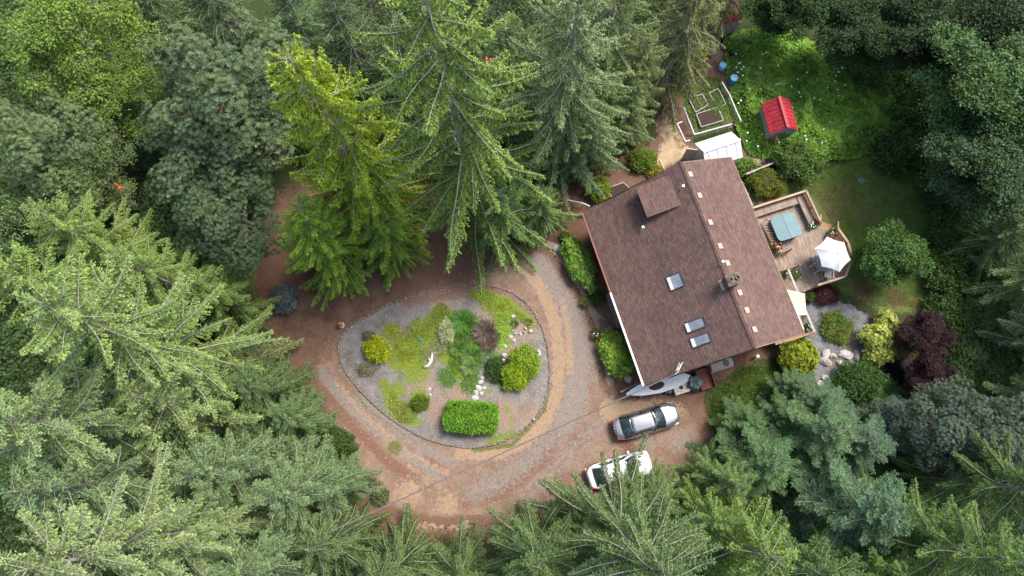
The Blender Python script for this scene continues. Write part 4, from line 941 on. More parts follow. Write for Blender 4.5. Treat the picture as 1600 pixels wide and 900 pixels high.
# retaining kerb east of the roof and timber edge
a, b = P(1159, 283, .25), P(1176, 322, .25); t = thing('timber_edge', 'pale timber edging in the strip between house and round shrub', 'edging', (a.x, a.y, 0)); d3 = b-a; MB().bar((0, 0, .12), (d3.x, d3.y, .12), .14, .24).build('timber', W_GREY, t)
for i in (.1, .5, .9): MB().box(d3.x*i+.08, d3.x*i+.13, d3.y*i-.03, d3.y*i+.03, 0, .3).build('stake', W_GREY, t)
for (u0, v0, u1, v1, lab) in ((918,283,928,305,'bleached pole lying on red mulch near the gable'), (1031,250,1038,266,'short pale pole lying on the straw path')):
    a, b = P(u0, v0, .08), P(u1, v1, .08); t = tag(MB().tube([(0, 0, .06), (b-a)*.5+Vector((.03, 0, .07)), (b.x-a.x, b.y-a.y, .06)], [.06, .055, .045], 7).build('fallen_pole', M_DRIFT, None, (a.x, a.y, 0)), lab, 'pole')

# ------------------------------------------------------------------ edging stones of the island bed
edge = thing('bed_edging', 'low ring of dark stones edging the oval garden bed', 'edging', (0, 0, 0))
q = smooth_poly(pxpoly(ISLE), 2); ql = np.vstack([q, q[:1]]); seg = np.linalg.norm(np.diff(ql, axis=0), axis=1); cum = np.concatenate([[0], np.cumsum(seg)]); tot = cum[-1]; ne = int(tot/.38)
ems = [rock_mesh(100+k, .21, .085, .1, 1, .22) for k in range(6)]
for me in ems: me.materials.append(M_KERB)
for i in range(ne):
    s_ = (i+.5)*tot/ne; x_ = np.interp(s_, cum, ql[:, 0]); y_ = np.interp(s_, cum, ql[:, 1]); x2 = np.interp((s_+.1) % tot, cum, ql[:, 0]); y2 = np.interp((s_+.1) % tot, cum, ql[:, 1])
    o = link('stone', ems[i % 6], None, edge, (x_+random.uniform(-.02, .02), y_+random.uniform(-.02, .02), .07)); o.rotation_euler = (0, 0, math.atan2(y2-y_, x2-x_)+random.uniform(-.12, .12)); o.scale = (random.uniform(.85, 1.1), random.uniform(.8, 1.15), random.uniform(.7, 1.1))
# stones that lie loose
def stone(name, lab, cat, u, v, rx, ry, rz_, mat, seed, z=0.0, grp=None, rough=.25):
    p = P(u, v, z+rz_*.5); o = link(name, rock_mesh(seed, rx, ry, rz_, 2, rough), mat); o.location = (p.x, p.y, z+rz_*.22); o.rotation_euler = (0, 0, seed*1.7); return tag(o, lab, cat, grp)
k = 0
for u, v, s_ in ((761,583,.28),(754,590,.26),(762,592,.22),(751,597,.3),(748,606,.36),(756,606,.24),(744,613,.3),(752,615,.22),(743,622,.4),(750,630,.22)):
    k += 1; stone('stepping_stone', 'pale flat stepping stone leading to the clipped hedge', 'stone', u, v, s_*.72, s_*.55, .09, M_STONE, k, .17, 'stepping stones to the hedge')
for u, v, s_ in ((797,526,.3),(803,532,.28),(806,521,.2),(813,522,.22),(819,519,.16),(821,513,.2),(829,517,.28),(789,541,.24),(801,517,.14)):
    k += 1; stone('border_stone', 'pale angular stone in the short arc around the golden shrub', 'stone', u, v, s_*.7, s_*.5, .14, M_STONE, k, .17, 'pale stones in an arc')
for u, v, s_, lab in ((790,556,.26,'flat white stone beside the gravel figure by the golden shrub'), (671,608,.16,'white pebble stone beside the small round bush'), (672,617,.14,'second white pebble beside the small round bush'), (654,633,.16,'tan stone near the mossy ring in the bed'), (802,494,.17,'lone white stone on the bare red soil of the bed'), (834,655,.12,'small white stone close to the bed edge past the hedge'), (868,387,.4,'brown boulder at the start of the front walk'), (981,591,.33,'round pale boulder beside the boat under the eave'), (1011,127,.5,'grey boulder beneath the fir boughs near the garden')):
    k += 1; stone('boulder' if s_ > .3 else 'loose_stone', lab, 'stone', u, v, s_, s_*.8, s_*.5 if s_ > .3 else .1, M_ROCK if 'brown' in lab or 'grey b' in lab else M_STONE, k, .0 if u > 860 else .16)
for i, (u, v, rx, ry, lab) in enumerate(((1291,553,.42,.3,'rounded white pond stone below the gravel path'),(1290,565,.5,.34,'tan pond stone under the rounded white one'),(1302,556,.2,.26,'small upright white pond stone'),(1322,554,.6,.34,'largest white pond slab beside the gravel'),(1339,556,.5,.28,'grey pond slab touching the yellow green tree'),(1312,567,.24,.2,'small reddish pond stone'),(1290,592,.34,.3,'square pale step stone below the pond rocks'),(1281,600,.36,.26,'white rock at the left of the pale step'),(1303,597,.3,.3,'white rock at the right of the pale step'),(1288,615,.4,.3,'lowest white rock of the rocky steps'))):
    stone('pond_rock', lab, 'rock', u, v, rx, ry, .28, M_STONE if 'grey' not in lab and 'tan' not in lab else M_ROCK, 300+i, .02)
# driftwood, figures, pots
a = P(671, 566, .2); t = thing('driftwood', 'forked white driftwood branch lying in the bed', 'driftwood', (a.x, a.y, .16))
MB().tube([(-.45, -.42, .05), (-.1, -.3, .14), (.12, .05, .16), (.2, .5, .12), (.18, .75, .06)], [.05, .12, .13, .09, .03], 8).build('stem', M_DRIFT, t, smooth=True); MB().tube([(.1, -.05, .15), (-.02, .2, .2), (-.08, .38, .15)], [.08, .05, .02], 6).build('fork', M_DRIFT, t, smooth=True); MB().tube([(-.05, -.28, .14), (-.3, -.3, .2), (-.5, -.25, .12)], [.07, .05, .02], 6).build('fork', M_DRIFT, t, smooth=True)
def statue(u, v, lab, h=.7):
    q = P(u, v, h*.6); t = thing('garden_figure', lab, 'statue', (q.x, q.y, .1)); s = h/.7
    MB().lathe([(.2*s, 0), (.2*s, .08*s), (.13*s, .1*s), (.11*s, .2*s)], 14).build('plinth', M_TAN, t)
    MB().lathe([(.1*s, .2*s), (.15*s, .3*s), (.16*s, .42*s), (.1*s, .52*s), (.06*s, .56*s)], 14).build('figure', M_TERRA if 'pink' in lab else M_STONE, t, smooth=True)
    MB().lathe([(.05*s, .55*s), (.1*s, .61*s), (.1*s, .67*s), (.05*s, .74*s), (.01*s, .76*s)], 12).build('head', M_TERRA if 'pink' in lab else M_STONE, t, smooth=True)
statue(786, 563, 'pale stone figure standing beside the golden shrub'); statue(532, 507, 'pinkish garden figure on bare earth outside the bed edge', .8)
q = P(840, 552, .3); t = thing('bird_bath', 'square white stone bird bath at the right side of the bed', 'bird bath', (q.x, q.y, .1), .4); MB().prism([(-.24, -.24), (.24, -.24), (.24, .24), (-.24, .24)], .3, .38).build('basin', M_STONE, t, bevel=.03); MB().lathe([(.1, .383), (.09, .4), (.02, .39)], 12).build('hollow', M_DKMETAL, t); MB().lathe([(.18, 0), (.08, .06), (.08, .3)], 12).build('pedestal', M_STONE, t)
q = P(657, 531, .2); t = thing('gazing_ball', 'small blue glass ball in the mossy ground cover', 'ornament', (q.x, q.y, .15)); MB().lathe([(.02, .02), (.09, .06), (.12, .14), (.09, .22), (.02, .26)], 12).build('ball', M_BLUE, t, smooth=True); MB().lathe([(.07, 0), (.05, .04)], 10).build('stand', M_STONE, t)
# drain cover in the lawn
q = P(1346, 282, .02); t = thing('drain_cover', 'round blue grey lid set in the lawn', 'lid', (q.x, q.y, .015)); MB().lathe([(.22, 0), (.22, .04), (.18, .045), (.02, .05)], 20).build('disc', plain('blue_grey_lid', (.16, .22, .26), .6, 0, .15, 8, .1), t); MB().lathe([(.26, 0), (.26, .025)], 20).build('collar', M_TAN, t)
# planters on the deck

# ------------------------------------------------------------------ plants: generators
def merge(parts):
    V = []; F = []; T = []; b = 0
    for v, f, t in parts:
        V.append(v); F.append(f+b); T.append(t); b += len(v)
    return np.concatenate(V), np.concatenate(F), np.concatenate(T)
def tube_np(pts, r, n=4):
    """quick tapered tube -> quads"""
    pts = np.asarray(pts, float); m = len(pts); d = unit(np.gradient(pts, axis=0)); ref = np.where(np.abs(d[:, 2:3]) > .9, np.array([[1., 0, 0]]), np.array([[0, 0, 1.]]))
    e = unit(np.cross(d, ref)); g = np.cross(e, d); a = np.arange(n)*2*np.pi/n; r = np.asarray(r, float)
    V = (pts[:, None]+(e[:, None]*np.cos(a)[None, :, None]+g[:, None]*np.sin(a)[None, :, None])*r[:, None, None]).reshape(-1, 3)
    i = np.arange(m-1)[:, None]*n; k = np.arange(n)[None]; k2 = (k+1) % n
    F = np.stack([i+k, i+k2, i+n+k2, i+n+k], -1).reshape(-1, 4)
    return V, F
def conifer(seed, H, R, z0=.2, gap=.5, per=5, top_el=50, bot_el=-8, sag=30, up=30, lat=.3, lsp=.15, tsp=.07, tl=.15, tw=.055, ldroop=.25, tdroop=.15, power=.8, bare=.12, wob=.0, lath=55):
    r = np.random.default_rng(seed); wood = []; fol = []
    zs = np.linspace(0, H, 14); bx = wob*H*np.stack([np.sin(zs/H*5+seed), np.cos(zs/H*4+seed*2)], 1)*(zs/H)[:, None]
    tr_ = (.014*H*(1-zs/H)**.85+.02); wood.append(tube_np(np.column_stack([bx, zs]), tr_, 8))
    z = z0*H; az = r.random()*6.28
    while z < H*.985:
        f = z/H; el0 = math.radians(bot_el+(top_el-bot_el)*f**1.6); n = per if f < .96 else 4
        lm = R*((1-f)/(1-z0))**power
        if f < z0+.12: lm *= .75+.25*r.random()
        for k in range(n):
            az += 2*math.pi/n+r.normal()*.25
            l = max(.18, lm*(.72+.42*r.random())); zz = z+r.normal()*gap*.25
            m = 10; u = np.linspace(0, 1, m); el = el0+math.radians(r.normal()*7)-math.radians(sag)*u*(1-.35*f)+math.radians(up)*np.clip(u-.55, 0, 1)*2
            azs = az+r.normal()*.18*u+.1*np.sin(u*7+r.random()*6); st = l/(m-1)
            d = np.stack([np.cos(el)*np.cos(azs), np.cos(el)*np.sin(azs), np.sin(el)], 1)
            pts = np.concatenate([[[0, 0, 0]], np.cumsum(d[:-1]*st, 0)]); b0 = [np.interp(zz, zs, bx[:, 0]), np.interp(zz, zs, bx[:, 1]), zz]
            pts = pts+np.array(b0); wood.append(tube_np(pts, (.006+.0095*l)*(1-u*.8)+.004, 4))
            nj = max(4, int(2*l*(1-bare*.6)/lsp)); uj = bare+(1-bare)*(np.arange(nj)+r.random(nj)*.8)/nj; uj = np.clip(uj, 0, .995)
            sg = np.where(np.arange(nj) % 2 == 0, 1., -1.)
            C = np.stack([np.interp(uj, u, pts[:, i]) for i in range(3)], 1); T = unit(np.stack([np.interp(uj, u, d[:, i]) for i in range(3)], 1))
            Sd = unit(np.cross(T, np.array([0, 0, 1.]))); th = np.radians(lath-25*uj+r.normal(size=nj)*9)
            ld = T*np.cos(th)[:, None]+Sd*(sg*np.sin(th))[:, None]; ld[:, 2] -= ldroop*(.6+.8*r.random(nj)); ld = unit(ld)
            ll = (lat*l*((1-uj)**.75*np.clip(uj*3.2, .35, 1))+.13)*(.65+.6*r.random(nj)); ll = np.minimum(ll, 1.25)
            nk = np.maximum(2, (2*ll/tsp).astype(int)); idx = np.repeat(np.arange(nj), nk); pos = np.concatenate([(np.arange(q)+.6)/q for q in nk]); sg2 = np.concatenate([np.where(np.arange(q) % 2 == 0, 1., -1.) for q in nk])
            N_ = len(idx); lc = ld[idx]; dp_ = (pos**2*ldroop*.35)[:, None]*ll[idx][:, None]
            B = C[idx]+lc*(ll[idx]*pos)[:, None]; B[:, 2] -= dp_[:, 0]
            s2 = unit(np.cross(lc, np.array([0, 0, 1.]))); ang = np.radians(48-22*pos+r.normal(size=N_)*14)
            td = lc*np.cos(ang)[:, None]+s2*(sg2*np.sin(ang))[:, None]+r.normal(size=(N_, 3))*.22; td[:, 2] -= tdroop*(.4+1.2*r.random(N_)); td = unit(td)
            nm = np.array([0, 0, 1.])+r.normal(size=(N_, 3))*.65
            Lk = tl*(.65+.7*r.random(N_))*(1.05-.35*pos); V, F = leaves(B, td, nm, Lk, tw*(.75+.5*r.random(N_)), .04, .5)
            n3 = int(l/.08); u3 = bare+(1-bare)*r.random(n3)**.7; C3 = np.stack([np.interp(u3, u, pts[:, i]) for i in range(3)], 1); T3 = unit(np.stack([np.interp(u3, u, d[:, i]) for i in range(3)], 1)); D3 = T3+r.normal(size=(n3, 3))*.55; D3[:, 2] += .25*r.random(n3)
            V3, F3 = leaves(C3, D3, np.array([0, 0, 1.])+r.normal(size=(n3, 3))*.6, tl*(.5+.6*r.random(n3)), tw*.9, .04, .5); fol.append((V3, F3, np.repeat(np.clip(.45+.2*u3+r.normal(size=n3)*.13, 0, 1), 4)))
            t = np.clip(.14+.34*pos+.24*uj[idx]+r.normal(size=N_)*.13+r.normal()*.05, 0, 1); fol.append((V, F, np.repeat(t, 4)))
        z += gap*(1.15-.5*f)*(.8+.4*r.random())
    V, F, T = merge(fol)
    wv, wf, wt = merge([(v, f, np.zeros(len(v))) for v, f in wood])
    cm = mesh_np('crown', V, F, T); cm.materials.append(NEEDLE)
    tm = mesh_np('trunk', wv, wf, smooth=True); tm.materials.append(LIMB)
    return {'trunk': tm, 'crown': cm, 'H': H, 'n': len(F)}
def cluster(n, r, kind, size, wd, C, out, spread):
    """leaves around clump centres: C (m,3), out (m,3) outward; kind 'rosette' or 'spray'"""
    m = len(C); idx = np.repeat(np.arange(m), n); N_ = len(idx)
    if kind == 'rosette':
        a = np.tile(np.arange(n)*2.4, m)+np.repeat(r.random(m)*6.28, n); o = unit(out+np.array([0, 0, .5])+r.normal(size=(m, 3))*.25)[idx]
        e = unit(np.cross(o, r.normal(size=(m, 3))[idx])); g = np.cross(o, e); up = np.tile(np.linspace(.05, .75, n), m)
        D = unit((e*np.cos(a)[:, None]+g*np.sin(a)[:, None])+o*up[:, None]); B = C[idx]+D*size*.08; Nn = o
    else:
        B = C[idx]+r.normal(size=(N_, 3))*spread; D = unit(out[idx]*.6+r.normal(size=(N_, 3))*.8+np.array([0, 0, -.1])); Nn = unit(out[idx]*.7+np.array([0, 0, .8])+r.normal(size=(N_, 3))*.5)
    V, F = leaves(B, D, Nn, size*(.7+.6*r.random(N_)), wd*(.75+.5*r.random(N_)), .05)
    t = np.clip(.42+r.normal(size=m)[idx]*.1+r.normal(size=N_)*.12, 0, 1)
    return V, F, np.repeat(t, 4)
def broadleaf(seed, H, R, crown0=.3, clumps=260, per=60, size=.2, wd=.13, kind='spray', lobes=14, spread=.35, bark_m=BARK, leaf_m=LEAF, limbs=True, fill=.35):
    """rounded crown built of lobes, each lobe a shell of clumps"""
    r = np.random.default_rng(seed); wood = []; cz = H*(1+crown0)/2; hz = H*(1-crown0)/2
    L = []
    for i in range(lobes):
        d = unit(r.normal(size=3)); d[2] = d[2]*.85+.25; k = .5+.42*r.random(); L.append((d*np.array([R, R, hz])*k, (.17+.17*r.random())*R))
    L.append((np.array([0, 0, hz*.55]), R*.45))
    zs = np.linspace(0, cz+hz*.4, 8); wood.append(tube_np(np.column_stack([.25*np.sin(zs*.6+seed), .25*np.cos(zs*.5), zs]), np.linspace(.018*H+.05, .05, 8), 8))
    Cs = []; Os = []
    for c, rad in L:
        base = np.array([0, 0, max(crown0*H*.7, cz+c[2]*.2-1.5)]); e = np.array([0, 0, cz])+c; t = np.linspace(0, 1, 6)[:, None]; mid = (base+e)/2+np.array([0, 0, -.1*H*.5])+r.normal(size=3)*.3
        wood.append(tube_np((1-t)**2*base+2*t*(1-t)*mid+t**2*e, np.linspace(.006*H+.03, .015, 6), 5))
        m = max(4, int(clumps*rad**2/sum(x[1]**2 for x in L))); o = unit(r.normal(size=(m, 3))); o[:, 2] = np.abs(o[:, 2])*.7+o[:, 2]*.3
        o = unit(o); rr = rad*(1-fill*r.random(m)**1.5); q = e+o*rr[:, None]*np.array([1, 1, .8]); Cs.append(q); Os.append(o)
        for j in range(0, m, max(1, m//6)): wood.append(tube_np(np.stack([e, (e+q[j])/2+r.normal(size=3)*.1, q[j]]), [.03, .018, .008], 4))
    C = np.concatenate(Cs); O = np.concatenate(Os)
    V, F, T = cluster(per, r, kind, size, wd, C, O, spread)
    wv, wf, wt = merge([(v, f, np.zeros(len(v))) for v, f in wood])
    cm = mesh_np('crown', V, F, T); cm.materials.append(leaf_m)
    tm = mesh_np('trunk', wv, wf, smooth=True); tm.materials.append(bark_m)
    return {'trunk': tm, 'crown': cm, 'H': H, 'n': len(F)}
def put_tree(proto, uv, h, color, name, label, group=None, rot=None, wide=1.0, foot=False):
    p = P(uv[0], uv[1], 0 if foot else h); s = h/proto['H']
    o = thing(name, label, 'tree', (p.x, p.y, -.1), random.random()*6.28 if rot is None else rot, group, s)
    o.scale = (s*wide*random.uniform(.92, 1.08), s*wide*random.uniform(.92, 1.08), s)
    o.rotation_euler = (random.uniform(-.045, .045), random.uniform(-.045, .045), o.rotation_euler[2])
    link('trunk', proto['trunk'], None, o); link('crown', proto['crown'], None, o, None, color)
    return o
def mound(name, label, cat, u, v, rx, ry, h, n, size, wd, color, kind='spray', rot=0.0, seed=1, mat=None, lump=.25, group=None, z0=0.0, box=0.0, per=5, stems=True, flat=.0):
    """shrub: leaves over a lumpy dome (box=1 gives a clipped block)"""
    r = np.random.default_rng(seed+1000); c = P(u, v, z0+h*.5)
    t = thing(name, label, cat, (c.x, c.y, z0), rot, group)
    m = max(8, n//per); d = unit(r.normal(size=(m, 3))); d[:, 2] = np.abs(d[:, 2]); d[:, 2] = np.where(r.random(m) < .12, -d[:, 2]*.3, d[:, 2])
    if box:
        q = d/np.max(np.abs(d), axis=1, keepdims=True); d2 = unit(d)*(1-box)+q*box
    else: d2 = d
    ph = r.random(12)*6.28
    lum = 1+lump*1.3*(np.sin(d[:, 0]*5+ph[0])*np.sin(d[:, 1]*5+ph[1])+.6*np.sin(d[:, 0]*11+ph[2])*np.sin(d[:, 2]*9+ph[3]+d[:, 1]*8))*.5
    k = (1-.28*r.random(m)**2)*lum
    C = np.stack([d2[:, 0]*rx*k, d2[:, 1]*ry*k, h*.42+d2[:, 2]*h*.56*k], 1); C = C+r.normal(size=C.shape)*size*.35; C[:, 2] = np.maximum(C[:, 2], .05)
    O = unit(d*np.array([1/rx, 1/ry, 1/h]))
    V, F, T = cluster(per, r, kind, size, wd, C, O, size*.5)
    cm = mesh_np('foliage', V, F, T); link('foliage', cm, mat or LEAF, t, None, color)
    if stems:
        w_ = [tube_np([[0, 0, 0], [C[i, 0]*.3, C[i, 1]*.3, C[i, 2]*.5], C[i]*.93], [.035, .025, .008], 4) for i in range(0, m, max(1, m//14))]
        wv, wf, _ = merge([(a, b, np.zeros(len(a))) for a, b in w_]); link('stem', mesh_np('stem', wv, wf), BARK, t)
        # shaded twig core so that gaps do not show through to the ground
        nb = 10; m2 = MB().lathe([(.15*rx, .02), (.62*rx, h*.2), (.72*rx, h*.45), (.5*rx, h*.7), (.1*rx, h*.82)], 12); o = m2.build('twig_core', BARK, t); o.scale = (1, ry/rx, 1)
    return t
def blades(name, label, cat, u, v, rad, n, ln, wd, color, seed, z0=.1, up=.7, mat=None, group=None, kindstuff=False):
    """clump of strap leaves arching from the base"""
    r = np.random.default_rng(seed+500); p = P(u, v, z0+ln*.3); a = r.random(n)*6.28; b = r.random(n)**.6*rad*.35
    C = np.stack([b*np.cos(a), b*np.sin(a), np.zeros(n)], 1); aa = a+r.normal(size=n)*.5; el = up*(.4+1.0*r.random(n))
    D1 = unit(np.stack([np.cos(aa), np.sin(aa), el*1.8], 1)); L1 = ln*(.55+.5*r.random(n)); S1 = unit(np.cross(D1, np.array([0, 0, 1.])))
    D2 = unit(np.stack([np.cos(aa), np.sin(aa), el*.6-.3], 1)); m1 = C+D1*(L1*.55)[:, None]; t1 = m1+D2*(L1*.5)[:, None]; ww = (wd*(.7+.6*r.random(n)))[:, None]/2
    V = np.stack([C-S1*ww*.6, C+S1*ww*.6, m1+S1*ww, m1-S1*ww, t1, t1], 1)[:, :5].reshape(-1, 3); k = np.arange(n)[:, None]*5
    F = np.concatenate([k+np.array([[0, 1, 2]]), k+np.array([[0, 2, 3]]), k+np.array([[3, 2, 4]])], 1).reshape(-1, 3)
    T = np.repeat(np.clip(.4+r.normal(size=n)*.16, 0, 1), 5)
    t = thing(name, label, cat, (p.x, p.y, z0), 0, group); link('leaves', mesh_np('leaves', V, F, T), mat or LEAF, t, None, color)
    MB().lathe([(rad*.2, 0), (rad*.12, .06)], 8).build('root_base', M_SOIL, t)
    return t
def cover(name, label, pp, n, size, wd, color, h, seed, z0=.02, mat=None, lump=.9, kind='spray', up=.5, rag=.4):
    """uncountable low growth over an area: one object of kind stuff"""
    r = np.random.default_rng(seed); q = smooth_poly(pxpoly(pp), 2); lo, hi = q.min(0), q.max(0)
    xy = lo+r.random((int(n*1.9), 2))*(hi-lo); j = xy+rag*np.stack([vnoise(xy, .9, 21)-.5, vnoise(xy, .9, 22)-.5], 1)*2; xy = xy[pts_in_poly(q, j)][:n]; n = len(xy)
    hh = h*(.25+lump*vnoise(xy, .55, seed % 50)**1.3+.35*vnoise(xy, 1.6, seed % 50+1)); edge = np.clip(seg_dist(xy, np.vstack([q, q[:1]]))/1.0, .12, 1); hh = hh*edge
    z = z0+hh*(1-.35*r.random(n)**2); C = np.column_stack([xy, z]); a = r.random(n)*6.28
    D = unit(np.stack([np.cos(a), np.sin(a), up*(r.random(n)-.15)*1.6], 1)); N_ = unit(np.array([0, 0, 1.])+r.normal(size=(n, 3))*.42)
    V, F = leaves(C, D, N_, size*(.6+.8*r.random(n)), wd*(.7+.6*r.random(n)), .05); T = np.repeat(np.clip(.25+.38*vnoise(xy, .8, seed % 40+7)+r.normal(size=n)*.12, 0, 1), 4)
    o = link(name, mesh_np(name, V, F, T), mat or LEAF, None, None, color); tag(o, label, None, None, 'stuff'); return o
def flowers(name, label, pts, sz, mat, seed=0):
    r = np.random.default_rng(seed); n = len(pts); C = np.repeat(np.array(pts), 5, 0); a = np.tile(np.arange(5)*1.257, n)+np.repeat(r.random(n)*6, 5); D = np.stack([np.cos(a), np.sin(a), .25+0*a], 1)
    V, F = leaves(C, D, np.tile([0, 0, 1.], (len(C), 1))+r.normal(size=(len(C), 3))*.2, sz, sz*.7); o = link(name, mesh_np(name, V, F), mat); tag(o, label, None, None, 'stuff'); return o

M_DEAD = plain('dead_orange_leaf', (.5, .13, .04), .8, 0, .3, 5, .1)
# ------------------------------------------------------------------ prototypes
FIR = [conifer(1, 24, 6.6, z0=.14, gap=1.0, per=4, top_el=30, bot_el=-14, sag=24, up=24, lat=.17, lsp=.115, tsp=.075, tl=.18, tw=.07, ldroop=.55, tdroop=.35, power=.46, bare=.06),
       conifer(2, 22, 5.6, z0=.12, gap=.85, per=4, top_el=34, bot_el=-8, sag=22, up=24, lat=.21, lsp=.125, tsp=.078, tl=.17, tw=.07, ldroop=.5, tdroop=.3, power=.52, lath=60),
       conifer(3, 15, 4.3, z0=.08, gap=.74, per=4, top_el=42, bot_el=-2, sag=22, up=24, lat=.23, lsp=.12, tsp=.075, tl=.16, tw=.066, ldroop=.42, tdroop=.25, power=.52)]
HEMLOCK = conifer(4, 14, 4.2, z0=.06, gap=.66, per=4, top_el=30, sag=34, up=10, lat=.27, lsp=.125, tsp=.076, tl=.15, tw=.066, ldroop=.6, tdroop=.35, power=.55)
CEDAR = conifer(5, 19, 4.9, z0=.02, gap=.52, per=5, top_el=30, sag=38, up=60, lat=.26, lsp=.13, tsp=.074, tl=.19, tw=.062, ldroop=.9, tdroop=.8, power=.55, bare=.24, wob=.012)
SILVER = conifer(6, 11, 3.8, z0=.05, gap=.6, per=5, top_el=40, sag=18, up=22, lat=.26, lsp=.115, tsp=.07, tl=.19, tw=.05, ldroop=.15, tdroop=.0, power=.5, lath=58)
MADRONE = broadleaf(11, 17, 6.2, .28, 5200, 9, .25, .07, 'rosette', 46, .2, BARK, GLOSSY)
ALDER = broadleaf(12, 16, 5.6, .3, 1500, 20, .22, .13, 'spray', 40, .24, LIMB, LEAF, fill=.5)
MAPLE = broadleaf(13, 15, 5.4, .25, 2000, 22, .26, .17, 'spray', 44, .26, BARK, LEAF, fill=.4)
SMALLTREE = broadleaf(14, 6, 3.0, .18, 1500, 16, .17, .1, 'spray', 34, .14, BARK, LEAF, fill=.4)

